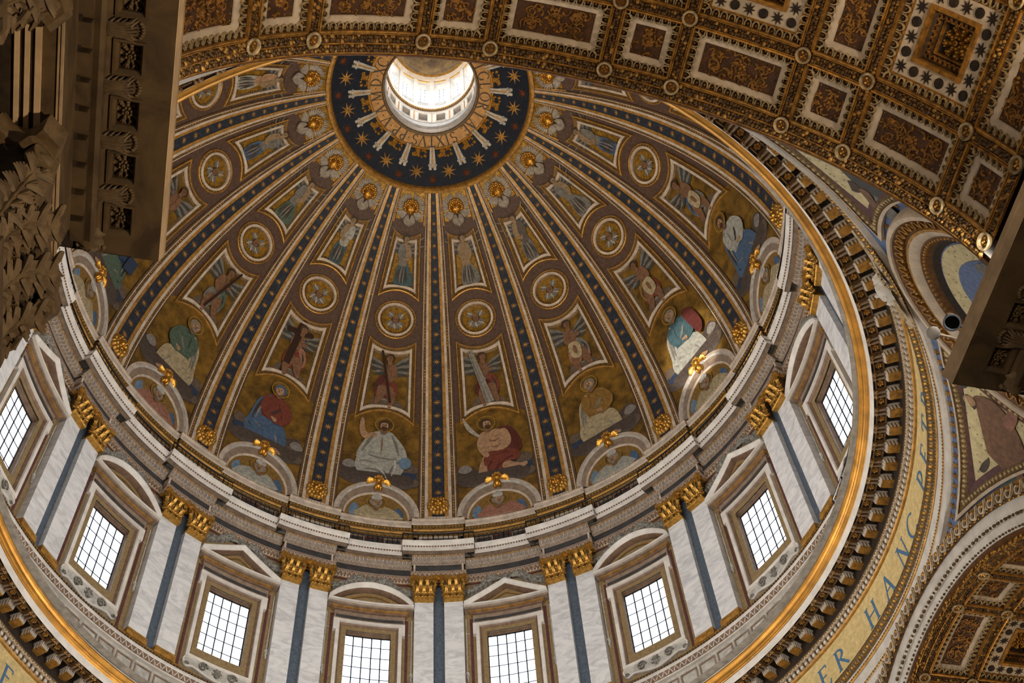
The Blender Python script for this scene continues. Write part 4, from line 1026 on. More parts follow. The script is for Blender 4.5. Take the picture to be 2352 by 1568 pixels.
def mv(shape, du=0, dv=0, dw=0, rot=0, s=1):
    c, n = cos(rot), sin(rot); return [((u*s)*c+(w*s)*n+du, v*s+dv, -(u*s)*n+(w*s)*c+dw) for u, v, w in shape[0]], shape[1]
def volute(r, turns=1.6, th=.3, n=18):
    pts = [(cos(2*pi*turns*i/n)*r*(1-.78*i/n), sin(2*pi*turns*i/n)*r*(1-.78*i/n)) for i in range(n+1)]
    return ribbon(pts, th*r, 0, r*.7)
def capital_meshes(Wd, H, D, mk, mk2, det=1):
    """Corinthian pilaster capital: list of (part name, MB, sub?) in local (u, v from 0 to H, w)"""
    out = []
    mb = MB(); vs = []
    prof = [(0, .5), (.25, .5), (.55, .53), (.8, .6), (.86, .62)]
    mb.add(([(s*Wd*p, H*t, w) for t, p in prof for s, w in ((-1, -.3*D), (-1, D*(.55+.3*(p-.5)*4)), (1, D*(.55+.3*(p-.5)*4)), (1, -.3*D))], [(4*i+j, 4*i+j+1, 4*i+j+5, 4*i+j+4) for i in range(4) for j in range(3)]), mk2)
    out.append(('bell', mb))
    mb = MB(); mb.add(box(-Wd*.55, Wd*.55, -.06*H, 0, -.2, D*.68), mk, None); mb.add(tube([(-Wd*.55, .0, D*.66), (Wd*.55, .0, D*.66)], .035*H, 6), mk); out.append(('astragal', mb))
    for row, (cnt, h0, hh, ww) in enumerate(((3, 0, .42, .36 if det else .29), (2, .16, .55, .38 if det else .3))):
        for i in range(cnt):
            mb = MB(); x = (i-(cnt-1)/2)*Wd*.36; lf = acanthus(Wd*ww*1.1, H*hh, D*(.8 if det else .8), 5 if det else 3, 4 if det else 2); mb.add(mv(lf, x, H*h0, D*.58), mk)
            out.append(('acanthus_leaf', mb))
    for s in (-1, 1):
        mb = MB(); lf = acanthus(Wd*.36, H*.55, D*.5, 5 if det else 3, 4 if det else 2); mb.add(mv(lf, s*Wd*.5, H*.1, D*.5, s*.75), mk); out.append(('acanthus_leaf', mb))
        mb = MB(); v = volute((.13 if det else .17)*Wd, 1.5, .2); mb.add(mv(v, s*Wd*.56, H*.76, D*.62, s*.75), mk)
        mb.add(tube([(s*Wd*.14, H*.45, D*.62), (s*Wd*.3, H*.72, D*.75), (s*Wd*.52, H*.9, D*.98), (s*Wd*.62, H*.86, D*1.05)], [.03*Wd, .05*Wd, .05*Wd, .03*Wd], 6), mk); mb.add(bump(s*Wd*.57, H*.75, D*.8, .07*Wd, .07*Wd, .1*Wd, 8, 2), mk); out.append(('volute', mb))
        mb2 = MB(); mb2.add(mv(volute(.09*Wd, 1.3, .24), s*Wd*.12, H*.72, D*.8, 0), mk); out.append(('inner_volute', mb2))
    # abacus with concave front and chamfered horns
    P = []
    n = 8
    for i in range(n+1): x = -.7+1.4*i/n; P.append((x*Wd, D*(1.28-.42*(1-(x/.7)**2))))
    P += [(.82*Wd, D*.8)]+[(.78*Wd-.1*Wd*sin(pi*i/5), D*(.7-1.2*i/5)) for i in range(1, 6)]+[(-.78*Wd+.1*Wd*sin(pi*i/5), D*(.7-1.2*i/5)) for i in range(5, 0, -1)]+[(-.82*Wd, D*.8)]
    mb = MB(); k = len(P)
    def lay(sc, v): return [(x*sc, v, y*sc) for x, y in P]
    L = [lay(.93, H*.84), lay(1, H*.89), lay(1, H*.955), lay(.97, H*.965), lay(.97, H)]
    mb.add(([p for l in L for p in l], [(j*k+i, j*k+(i+1) % k, (j+1)*k+(i+1) % k, (j+1)*k+i) for j in range(4) for i in range(k)]+[tuple(range(k))]), mk); out.append(('abacus', mb))
    mb = MB()
    for i in range(6): a = 2*pi*i/6; mb.add(bump(cos(a)*.07*Wd, H*.91+sin(a)*.07*Wd, D*.86, .06*Wd, .06*Wd, .08*Wd, 6, 2), mk)
    mb.add(bump(0, H*.91, D*.88, .05*Wd, .05*Wd, .12*Wd, 6, 2), mk); out.append(('fleuron', mb))
    return out
PIL = thing('pilaster', '', 'pilaster', pol(0, RP, 52.0), 'white marble pilasters between the drum windows')
PW = 1.13; F0 = cyl_map(0, RP)
mb = MB(); mb.add(box(-PW/2, PW/2, 52.55, 61.85, -.6, 0, 2, 9), 'marble', F0)
vs_, fs_ = box(-PW/2, PW/2, 52.55, 61.9, -.6, 0, 2, 1); part('shaft', mb, PIL, pol(0, RP, 52.0))
mb = MB(); mb.add(box(-.64, .64, 52.0, 52.28, -.6, .12, 2, 1), 'goldpaint', F0)
mb.add(box(-.62, .62, 52.28, 52.36, -.6, .05, 2, 1), 'gilt', F0); mb.add(box(-.62, .62, 52.36, 52.46, -.6, .09, 2, 1), 'gilt', F0); mb.add(box(-.59, .59, 52.46, 52.56, -.6, .04, 2, 1), 'goldpaint', F0); part('base', mb, PIL, pol(0, RP, 52.0))
CAPO = part('capital', (lambda m: (m.add(box(-PW/2+.06, PW/2-.06, 61.9, 63.75, -.5, -.1), 'brownline', F0), m)[1])(MB()), PIL, pol(0, RP, 52.0))
for nm, mbx in capital_meshes(1.12, 1.9, .42, 'goldleaf', 'beadbrown', 0):  # bell browner than the leaves, shade of the gaps put into its colour
    m2 = MB()
    for i, mk in enumerate(mbx.mats): pass
    m2.v = [F0(u, v+61.88, w) for u, v, w in mbx.v]; m2.f = mbx.f; m2.m = mbx.m; m2.mats = mbx.mats
    o = link(nm, m2.mesh(nm, pol(0, RP, 52.0), 40), CAPO)
first = True
for k in range(-4, 6):
    for s in (-1, 1):
        a = 22.5*k+s*2.47; lab = 'marble pilaster with gilded capital, %s of the pair under %s' % ('left' if s < 0 else 'right', ribname(k))
        if first: first = False; PIL.location = rotz(PIL.location, a); PIL.rotation_euler = (0, 0, -radians(a)); PIL['label'] = lab; pa = a
        else: dup(PIL, a-pa, lab)
mb = MB()
for k in range(-5, 7):
    mb.add(box(-.5, .5, 51.95, 63.8, -.5, 0, 2, 8), 'slate', cyl_map(22.5*k, 20.86))
    F = cyl_map(22.5*k, 20.8); mb.add(box(-2.0, 2.0, 51.95, 52.05, -.3, .3, 4, 1), 'goldpaint', F)
part('slate_strip', mb, drum)

# ------------------------------------------------------------------ drum windows
def window(idx, k):
    th = bayth(k); tri = (abs(k)+(1 if k > 0 else 0)) % 2 == 0
    w = link('window_%d' % idx, None); w['kind'] = 'structure'; w['label'] = '%s pedimented drum window in %s' % ('triangle' if tri else 'curved', bayname(k))
    w.rotation_euler = (0, 0, -radians(th)); F = cyl_map(0, RB)
    return w, tri
def win_mesh(tri):
    F = cyl_map(0, RB); res = {}
    OP = [(-WHW, WZ0), (WHW, WZ0), (WHW, WZ1), (-WHW, WZ1)]
    def sub(p): return rect_outline(p[0][0], p[1][0], p[0][1], p[2][1], .5)
    mb = MB(); o = sub([(-1.95, 53.3), (1.95, 53.3), (1.95, 60.05), (-1.95, 60.05)])
    mb.add(frame(o, [(0, 0), (0, .22), (.2, .24), (.22, .14)]), 'white', F)
    for s in (-1, 1): mb.add(box(s*1.9-.22*(s < 0), s*1.9+.22*(s > 0), 59.1, 60.05, 0, .22), 'white', F)
    res['white_surround'] = mb
    mb = MB(); o2 = inset(o, .22); mb.add(frame(o2, [(0, .14), (.1, .06), (.12, 0), (.18, -.02)]), 'woodbrown', F); mb.add(frame(o2, [(.18, -.02), (.2, -.1), (.3, -.14), (.32, -.24)]), 'taupe', F); o3 = inset(o2, .32); mb.add(frame(o3, [(0, -.24), (.05, -.34), (.08, -.42)]), 'woodbrown', F)
    i4 = inset(o3, .08); n = len(i4); ip = sub(OP)
    mb.add(frame(sub([(-WHW-.02, WZ0-.02), (WHW+.02, WZ0-.02), (WHW+.02, WZ1+.02), (-WHW-.02, WZ1+.02)]), [(-.12, -.4), (0, -.42), (.0, -.5)]), 'woodbrown', F)
    res['jamb_moulding'] = mb
    # frieze and pediment
    mb = MB(); mb.add(box(-2.1, 2.1, 60.05, 60.75, 0, .16, 8, 1), 'taupe', F); mb.add(box(-2.0, 2.0, 60.2, 60.4, .1, .2, 8, 1), 'darkslate', F); mb.add(box(-2.2, 2.2, 60.75, 60.9, 0, .28, 8, 1), 'woodbrown', F); mb.add(box(-2.3, 2.3, 60.9, 61.0, 0, .36, 8, 1), 'gilt', F); res['frieze'] = mb
    mb = MB(); n = 24; base = 61.12; hw = 2.58
    apex = 63.0 if tri else 62.9
    def top(x):
        if tri: return base+.22+(apex-base-.22)*(1-abs(x))
        return base+.22+(apex-base-.22)*(1-x*x)**.9 if abs(x) < 1 else base+.22
    prof = [(0, .1), (.0, .42), (.05, .5), (.1, .56), (.26, .62), (.32, .7), (.38, .68), (.4, .1)]
    xs = [-1+2*i/n for i in range(n+1)]
    vs = []; m = len(prof)
    for x in xs: vs += [(x*hw, top(x)-.2+dv, w) for dv, w in prof]
    mb.add((vs, [(i*m+j, (i+1)*m+j, (i+1)*m+j+1, i*m+j+1) for i in range(n) for j in range(2, m-1)]+[tuple(range(m)), tuple(n*m+j for j in range(m))]), 'white', F); mb.add((vs, [(i*m+j, (i+1)*m+j, (i+1)*m+j+1, i*m+j+1) for i in range(n) for j in range(2)]), 'woodbrown', F)
    mb.add(box(-hw, hw, base-.1, base+.06, 0, .5, 10, 1), 'taupe', F); mb.add(box(-hw-.03, hw+.03, base+.06, base+.2, 0, .66, 10, 1), 'white', F); res['pediment'] = mb
    mb = MB(); vs = []
    for x in xs: vs += [(x*hw*.93, base+.18, .1), (x*hw*.93, top(x)-.2, .1)]
    mb.add((vs, [(2*i, 2*i+2, 2*i+3, 2*i+1) for i in range(n)]), 'tanpanel', F)
    vs = []
    for x in xs: vs += [(x*hw*.7, max(base+.3, base+.3+(top(x)-base-.25)*.62), .22), (x*hw*.64, max(base+.3, base+.3+(top(x)-base-.25)*.55), .24)]
    mb.add((vs, [(2*i, 2*i+2, 2*i+3, 2*i+1) for i in range(n)]), 'gilt', F); res['tympanum'] = mb
    # apron with a winged head between scrolls
    mb = MB(); ap = smooth([(-1.95, 53.3), (-1.98, 52.85), (-1.75, 52.6), (-1.4, 52.75), (-.9, 52.62), (-.5, 52.5), (0, 52.42), (.5, 52.5), (.9, 52.62), (1.4, 52.75), (1.75, 52.6), (1.98, 52.85), (1.95, 53.3), (1.0, 53.32), (0, 53.32), (-1.0, 53.32)], 2)
    mb.add(prism(ap, 0, .14), 'whitegrey', F); mb.add(frame(ap, [(0, .14), (.02, .19), (.08, .19), (.1, .14)]), 'white', F)
    for s in (-1, 1):
        mb.add(mv(volute(.28, 1.5, .16), s*.85, 52.98, .12), 'greystucco', F); mb.add(mv(volute(.14, 1.3, .2), s*1.8, 52.8, .12), 'greystucco', F)
        for i in range(4): a = .2+.3*i; a = a if s > 0 else pi-a; feather(mb, F, s*.3, 52.85, a, .55-.06*i, .06, .15, 'greystucco')
    face_mesh(mb, F, 0, 52.9, .13, .52, 'greystucco', True); res['apron'] = mb
    # wall strip beside the window: burgundy border on tan
    mb = MB(); po = [(-2.95, 52.25), (2.95, 52.25), (2.95, 63.9), (-2.95, 63.9)]; po = sub(po)
    mb.add(frame(po, [(.02, .0), (.02, .03), (.2, .03), (.2, .0)]), 'burgundy', F); mb.add(frame(sub([(-2.3, 52.32), (2.3, 52.32), (2.3, 60.6), (-2.3, 60.6)]), [(0, .0), (0, .03), (.16, .03), (.16, 0)]), 'burgundy', F)
    for s in (-1, 1): mb.add(box(s*2.52-.03, s*2.52+.03, 56.2, 60.6, .0, .07), 'whitegrey', F); [mb.add(bump(s*2.52+.03*(i % 2), 56.1-.17*i, .03, .12-.02*i, .13, .12, 6, 2), 'whitegrey', F) for i in range(4)]
    res['wall_border'] = mb
    mb = MB(); gw = -.45
    for i in range(1, 5): x = -WHW+2*WHW*i/5; mb.add(tube([(x, WZ0-.05, gw), (x, WZ1+.05, gw)], .038, 5), 'darkiron', F)
    res['vertical_bar'] = mb
    mb = MB()
    for j in range(1, 6):
        z = WZ0+(WZ1-WZ0)*j/6+.08; mb.add(tube([(-WHW+2*WHW*i/6, z, gw) for i in range(7)], .024, 5), 'darkiron', F)
        for i in range(1, 5): mb.add(bump(-WHW+2*WHW*i/5, z, gw, .05, .05, .06, 6, 1), 'darkiron', F)
    mb.add(frame(sub([(-WHW-.03, WZ0-.03), (WHW+.03, WZ0-.03), (WHW+.03, WZ1+.03), (-WHW-.03, WZ1+.03)]), [(0, gw), (0, gw+.05), (.05, gw+.05), (.05, gw)]), 'darkiron', F)
    res['horizontal_bar'] = mb
    return res
WM = {}
for tri in (True, False): WM[tri] = {n: mb.mesh(n, (0, 0, 0), 35) for n, mb in win_mesh(tri).items()}
PM = []
for i in range(5):
    for j in range(6):
        mb = MB(); u0 = -WHW+2*WHW*i/5; z0 = WZ0+(WZ1-WZ0)*j/6+(.08 if j else 0); z1 = WZ0+(WZ1-WZ0)*(j+1)/6+.08*(j < 5)
        mb.add(grid(u0, u0+2*WHW/5, z0, z1, -.45-.004*((i+j) % 2), 1, 1), 'glass', cyl_map(0, RB)); PM.append(mb.mesh('pane'))
WINS = {}
for n_, k in enumerate([-5, -4, -3, -2, -1, 1, 2, 3, 4, 5, 6]):
    w, tri = window(n_+1, k); WINS[k] = w
    for nm, me in WM[tri].items(): link(nm, me, w)
    if abs(k) <= 4 or k == 5:
        for me in PM: link('pane', me, w)
# stucco garlands with wings over the pediments
G = thing('garland', '', 'garland', pol(0, RB, 63.2), 'grey stucco garlands over the window pediments'); F = cyl_map(0, RB)
mb = MB()
for s in (-1, 1):
    for i in range(46):
        t = i/45; x = s*(.5+2.1*t); z = 64.0-1.1*sin(min(1, t*1.06)*pi/2)**1.6+.05*RND.uniform(-1, 1); q = .2+.08*sin(pi*t)
        mb.add(bump(x+RND.uniform(-.12, .12), z+RND.uniform(-.16, .16), .02, q*RND.uniform(.6, 1), q*RND.uniform(.6, 1), .2+.12*RND.random(), 6, 2), 'greystucco', F)
part('fruit_swag', mb, G, pol(0, RB, 63.2), kind='stuff')
for s in (-1, 1):
    mb = MB()
    for i in range(6): a = -.1+.16*i; a = a if s > 0 else pi-a; feather(mb, F, s*.3, 63.72, a, 1.15-.1*i, .09, .2, 'greystucco')
    part('wing', mb, G, pol(0, RB, 63.2))
mb = MB(); face_mesh(mb, F, 0, 63.75, .1, .55, 'greystucco'); part('face', mb, G, pol(0, RB, 63.2))
for n_, k in enumerate([-5, -4, -3, -2, -1, 1, 2, 3, 4, 5]):
    lab = 'grey stucco garland above the window pediment in '+bayname(k)
    if n_ == 0: G.location = rotz(G.location, bayth(k)); G.rotation_euler = (0, 0, -radians(bayth(k))); G['label'] = lab; ga = bayth(k)
    else: dup(G, bayth(k)-ga, lab)
# ------------------------------------------------------------------ great ring cornice over the crossing
mb = MB()
def ringp(prof, mk): mb.add(sweep(prof, 0, 360, 240), mk)
ringp([(20.6, 40.98), (19.9, 41.02), (19.9, 41.36), (19.86, 41.38)], 'white')
ringp([(19.86, 41.38), (19.82, 41.44), (19.86, 41.52)], 'gilt')
ringp([(19.86, 41.52), (19.88, 41.54), (19.88, 42.08)], 'white')
ringp([(19.86, 42.08), (19.82, 42.12), (19.8, 42.2), (19.84, 42.26)], 'gilt')
ringp([(19.84, 42.26), (19.88, 42.28), (19.88, 42.4)], 'white')
ringp([(19.88, 42.4), (19.84, 42.44), (19.72, 42.58), (19.66, 42.68), (19.66, 42.74), (20.0, 42.78)], 'beadbrown')
ringp([(20.0, 42.78), (20.0, 44.95)], 'friezegold')
ringp([(20.0, 44.95), (19.93, 44.97), (19.92, 45.04), (19.88, 45.08)], 'gilt')
ringp([(19.88, 45.08), (19.88, 45.22), (19.82, 45.25)], 'brownline')
ringp([(19.82, 45.25), (19.76, 45.28), (19.68, 45.4), (19.66, 45.45)], 'beadbrown')
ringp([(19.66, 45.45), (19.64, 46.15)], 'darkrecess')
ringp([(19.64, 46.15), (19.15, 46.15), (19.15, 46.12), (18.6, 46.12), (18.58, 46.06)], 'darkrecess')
ringp([(18.58, 46.06), (18.56, 46.04)], 'brownline')
ringp([(18.56, 46.04), (18.55, 46.06), (18.48, 46.38)], 'white')
ringp([(18.48, 46.38), (18.44, 46.39), (18.42, 46.44), (18.38, 46.45), (18.34, 46.52)], 'goldring')
ringp([(18.34, 46.52), (18.3, 46.53)]+[(18.24-.13*sin(pi*i/10), 46.53+.38*i/10) for i in range(11)]+[(18.26, 46.95), (18.3, 47.0)], 'goldring')
ringp([(18.3, 47.0), (18.34, 47.02), (18.36, 47.12), (18.6, 47.15)], 'white')
RINGC = struct('trim_4', mb, 30, 'great gilded ring cornice with inscription over the crossing')
orn = MB(); N = 432
def vis(a): a = (a+180) % 360-180; return -100 < a < 175 or a < -135
for i in range(N):
    a = 360*i/N
    if not vis(a): continue
    F = cyl_map(a, 19.76)
    orn.add(bump(0, 45.36, .0, .1, .1, .1, 6, 2), 'vaultegg', F); orn.add(ribbon([(-.13, 45.46), (-.12, 45.3), (0, 45.24), (.12, 45.3), (.13, 45.46)], .022, -.05, .08), 'vaultwhite', F)
    orn.add(box(-.08, .08, 45.08, 45.22, -.2, -.02), 'white', F)
part('egg_and_dart', orn, RINGC, smooth=60, kind='stuff')
orn = MB(); N = 380
for i in range(N):
    a = 360*i/N
    if not vis(a): continue
    F = cyl_map(a, 19.8)
    orn.add(bump(0, 42.58, .0, .1, .14, .13, 6, 2), 'goldleaf', F); orn.add(bump(.15, 42.56, .0, .05, .12, .09, 5, 2), 'vaultegg', F)
    for j in range(2): orn.add(bump(.17*j, 42.18, -.02, .07, .05, .05, 5, 1), 'beadbrown', F); orn.add(bump(.17*j, 41.44, -.04, .06, .05, .05, 5, 1), 'beadbrown', F)
part('leaf_ornament', orn, RINGC, smooth=70, kind='stuff')
# modillions, rosette coffers and drop clusters: one of each is modelled, the others share its mesh
PITCH = 360/136.
def unit(f): m = MB(); f(m); return m
def mod(m):
    F = cyl_map(0, 19.64)
    m.add(box(-.2, .2, 45.72, 46.06, -.02, .5, 1, 1), 'goldpaint', F)
    m.add(box(-.24, .24, 46.06, 46.16, -.02, .54, 1, 1), 'white', F)
    for i in range(5): x = -.18+.09*i; m.add(([(x-.035, 45.76, .5), (x+.035, 45.76, .5), (x+.03, 46.11, .5), (x-.03, 46.11, .5), (x, 45.76, .56), (x, 46.14, .62)], [(0, 4, 5, 3), (1, 2, 5, 4), (0, 1, 4), (2, 3, 5)]), 'white', F)
    for s in (-1, 1):
        for i in range(3): w = .08+.15*i; m.add(box(s*.2-.03, s*.2+.03, 45.76, 46.06, w, w+.07), 'white', F)
def ros(m):
    F0 = lambda u, v, w: pol(degrees(u/18.88), 18.88+v, 46.09-w)
    o = [(-.27, -.22), (.27, -.22), (.27, .22), (-.27, .22)]; m.add(frame(o, [(0, 0), (0, .06), (.05, .06), (.07, -.02)]), 'brownline', F0)
    for i in range(6): a = 2*pi*i/6; m.add(bump(cos(a)*.1, sin(a)*.1, -.02, .065, .065, .06, 6, 1), 'goldpaint', F0)
    m.add(bump(0, 0, 0, .05, .05, .07, 6, 1), 'gold', F0)
def brk(m):
    F0 = lambda u, v, w: pol(degrees(u/18.88), 18.88+v, 46.09-w)
    m.add(box(-.2, .2, -.32, .24, 0, .1), 'brownline', F0)
    for x in (-.1, .1): m.add(tube([(x, -.3, .11), (x, -.05, .14), (x, .22, .12)], [.06, .05, .06], 6), 'taupe', F0)
def gut(m):
    F = cyl_map(0, 18.74)
    for x in (-.14, 0, .14): m.add(bump(x, 46.06, 0, .065, .08, .1, 6, 2), 'gold', F); m.add(lathe([(.03, 0), (.07, .12), (.05, .16)], 6), 'gold', lambda u, v, w, x=x: F(x+u, 46.06-w, .05+v))
    m.add(box(-.24, .24, 46.09, 46.13, -.1, .1), 'brownline', F)
UM = {n: unit(f).mesh(n, (0, 0, 0)) for n, f in (('modillion', mod), ('rosette', ros), ('bracket', brk), ('gutta', gut))}
for i in range(136):
    a = PITCH*i
    if not vis(a): continue
    for n, off in (('modillion', .0), ('rosette', PITCH*.5), ('bracket', .0), ('gutta', .0)):
        o = link(n, UM[n], RINGC); o.rotation_euler = (0, 0, -radians(a+off+.1))

# ------------------------------------------------------------------ Roman capitals for the inscriptions
SER = .07
GL = {  # strokes: (x0, y0, x1, y1, half width) ; arcs: ('a', cx, cy, rx, ry, a0, a1, half width) ; cell height 1
 'I': (.3, [(.15, 0, .15, 1, .06)]), 'L': (.6, [(.12, 0, .12, 1, .06), (.08, .03, .56, .03, .03), (.54, 0, .58, .2, .025)]),
 'E': (.6, [(.12, 0, .12, 1, .06), (.08, .03, .54, .03, .03), (.08, .97, .5, .97, .03), (.12, .52, .42, .52, .026), (.5, .82, .5, .98, .022), (.53, .02, .56, .2, .022)]),
 'H': (.8, [(.13, 0, .13, 1, .06), (.67, 0, .67, 1, .06), (.13, .52, .67, .52, .026)]), 'T': (.7, [(.35, 0, .35, 1, .06), (.02, .97, .68, .97, .03), (.03, .8, .05, .98, .022), (.65, .98, .67, .8, .022)]),
 'A': (.8, [(.1, 0, .4, 1, .03), (.4, 1, .7, 0, .065), (.22, .36, .58, .36, .025)]), 'V': (.8, [(.1, 1, .4, 0, .065), (.4, 0, .7, 1, .03)]),
 'N': (.85, [(.13, 0, .13, 1, .03), (.13, 1, .7, 0, .065), (.7, 0, .7, 1, .03)]), 'M': (1., [(.12, 0, .2, 1, .03), (.2, 1, .5, .05, .06), (.5, .05, .8, 1, .03), (.8, 1, .88, 0, .06)]),
 'X': (.75, [(.08, 1, .66, 0, .065), (.1, 0, .64, 1, .03)]), 'P': (.62, [(.13, 0, .13, 1, .06), ('a', .13, .73, .38, .25, -pi/2, pi/2, .05)]),
 'R': (.72, [(.13, 0, .13, 1, .06), ('a', .13, .74, .36, .24, -pi/2, pi/2, .05), (.28, .5, .68, 0, .06)]), 'D': (.78, [(.13, 0, .13, 1, .06), ('a', .13, .5, .55, .48, -pi/2, pi/2, .05)]),
 'C': (.78, [('a', .45, .5, .4, .48, .75, 2*pi-.75, .05)]), 'G': (.82, [('a', .45, .5, .4, .48, .75, 2*pi-.65, .05), (.74, .08, .74, .45, .055)]), 'O': (.9, [('a', .45, .5, .4, .48, 0, 2*pi, .05)]),
 'S': (.56, [('a', .28, .74, .2, .23, .4, 1.5*pi, .045), ('a', .28, .27, .22, .25, -pi+.4, pi/2, .05)]), '.': (.25, [])}
def glyph(mb, ch, F, s, mk, w=.03, x0=0):
    wd, st = GL[ch]
    if ch == '.': mb.add(prism([(s*(x0+.05), s*.5), (s*(x0+.12), s*.43), (s*(x0+.19), s*.5), (s*(x0+.12), s*.57)], 0, w), mk, F); return
    for q in st:
        if q[0] == 'a':
            _, cx, cy, rx, ry, a0, a1, h = q; n = 16; pts = []
            P = [(s*(x0+cx+rx*cos(a0+(a1-a0)*i/n)), s*(cy+ry*sin(a0+(a1-a0)*i/n))) for i in range(n+1)]; hw = [s*h*(.45+.75*abs(cos(a0+(a1-a0)*i/n))) for i in range(n+1)]
            o = strip2(P, hw); m = n+1; N = 2*m; vs = [(p[0], p[1], w) for p in o]+[(p[0], p[1], 0) for p in o]
            mb.add((vs, [(i, i+1, N-2-i, N-1-i) for i in range(n)]+[(i, (i+1) % N, (i+1) % N+N, i+N) for i in range(N)]), mk, F)
        else:
            xa, ya, xb, yb, h = q; o = strip2([(s*(x0+xa), s*ya), (s*(x0+xb), s*yb)], s*h); mb.add(prism(o, 0, w), mk, F)
            if abs(ya-yb) > .9:
                for x, y in ((xa, ya), (xb, yb)):
                    if ch in 'AVNM' and ((ch == 'A' and y == 1) or (ch in 'VN' and y == 0 and x > .3) or (ch == 'M' and y < .1 and x == .5)): continue
                    e = .022 if y < .5 else -.022; mb.add(prism([(s*(x0+x-h-.07), s*(y)), (s*(x0+x+h+.07), s*y), (s*(x0+x+h+.05), s*(y+e*1.6)), (s*(x0+x-h-.05), s*(y+e*1.6))], 0, w), mk, F)
for ch, a in (('E', -65.3), ('P', 56.6), ('E', 60.1), ('R', 63.7), ('H', 71.4), ('A', 76.0), ('N', 81.3), ('C', 85.2), ('P', 91.8), ('E', 95.4), ('T', 99.2), ('R', 103.0), ('A', 107.2), ('M', 111.5)):
    m = MB(); wd = GL[ch][0]*1.12; F = cyl_map(a, 20.0)
    glyph(m, ch, lambda u, v, w, F=F: F(u-wd/2, 43.28+v, w), 1.12, 'letterblue', .02)
    part('letter', m, RINGC)

# ------------------------------------------------------------------ pendentive mosaics, roundel, angel head
P1 = PENDS[0]
def polyarc(c0, R): pass
CPHI = 21.6; RF = pend_map(123.75, CPHI)
t = thing('roundel', 'large round mosaic of a blue-robed figure on the starred blue pendentive', 'roundel', RF(0, 0, 0))
org = RF(0, 0, 0)
def ringm(mbx, prof, mk, n=72): mbx.add(lathe(prof, n), mk, RF)
m = MB(); ringm(m, [(4.72, -.05), (4.72, .4), (4.66, .5), (4.5, .52), (4.46, .46)], 'vaultwhite'); ringm(m, [(4.46, .46), (4.4, .42), (4.02, .3), (3.98, .3)], 'vaultbrown'); ringm(m, [(3.98, .3), (3.95, .4), (3.85, .42)], 'goldpaint'); ringm(m, [(3.85, .42), (3.7, .4), (3.52, .3), (3.5, .28)], 'vaultwhite'); ringm(m, [(3.5, .28), (3.44, .3), (3.3, .22), (3.16, .1)], 'vaultbrown'); ringm(m, [(3.16, .1), (3.1, .12), (2.9, .0), (2.8, -.05)], 'darkrecess'); part('frame', m, t, org, 40)
m = MB()
for i in range(96): a = 2*pi*i/96; m.add(bump(cos(a)*3.36, sin(a)*3.36, .2, .09, .09, .12, 6, 2), 'goldpaint', RF)
for i in range(64):
    a = 2*pi*i/64; G = lambda u, v, w, a=a: RF((4.22+v)*cos(a)-u*sin(a), (4.22+v)*sin(a)+u*cos(a), w)
    m.add(ribbon([(-.18, -.16), (-.08, .1), (.0, .16), (.08, .1), (.18, -.16)], .03, .3, .44), 'goldpaint', G); m.add(bump(0, -.06, .34, .06, .1, .08, 5, 2), 'goldleaf', G)
part('leaf_ring', m, t, org, 70, kind='stuff')
m = MB(); m.add(lathe([(2.86, .02), (1.9, .02), (1, .02), (.001, .02)], 40), 'palemosaic', RF); part('ground', m, t, org)
fg = Fig(RF, 2.6, 4.5, .05, .7, -2.6)
fg.blob([(-.7, .0), (-.85, .4), (-.75, .75), (-.45, 1.0), (-.05, 1.04), (.35, .9), (.6, .55), (.7, .0)], 'pendblue'); fg.blob([(-.55, .2), (-.6, .55), (-.5, .8), (-.3, .9), (-.2, .6), (-.3, .2)], 'robeblue'); fg.blob([(.0, .0), (-.05, .45), (.15, .7), (.5, .5), (.6, .0)], 'cloudlight')
fg.folds([[(-.4, .1), (-.45, .5), (-.3, .85)], [(-.1, .1), (-.15, .5), (.1, .85)]], 'robedeep', .015); fg.blob([(.05, .3), (.12, .62), (.45, .72), (.62, .4), (.5, .1)], 'robegrey'); fg.head(.66, .5, .09, 'hair', 'skindark', look=.6)
part('figure', fg.mb, t, org)
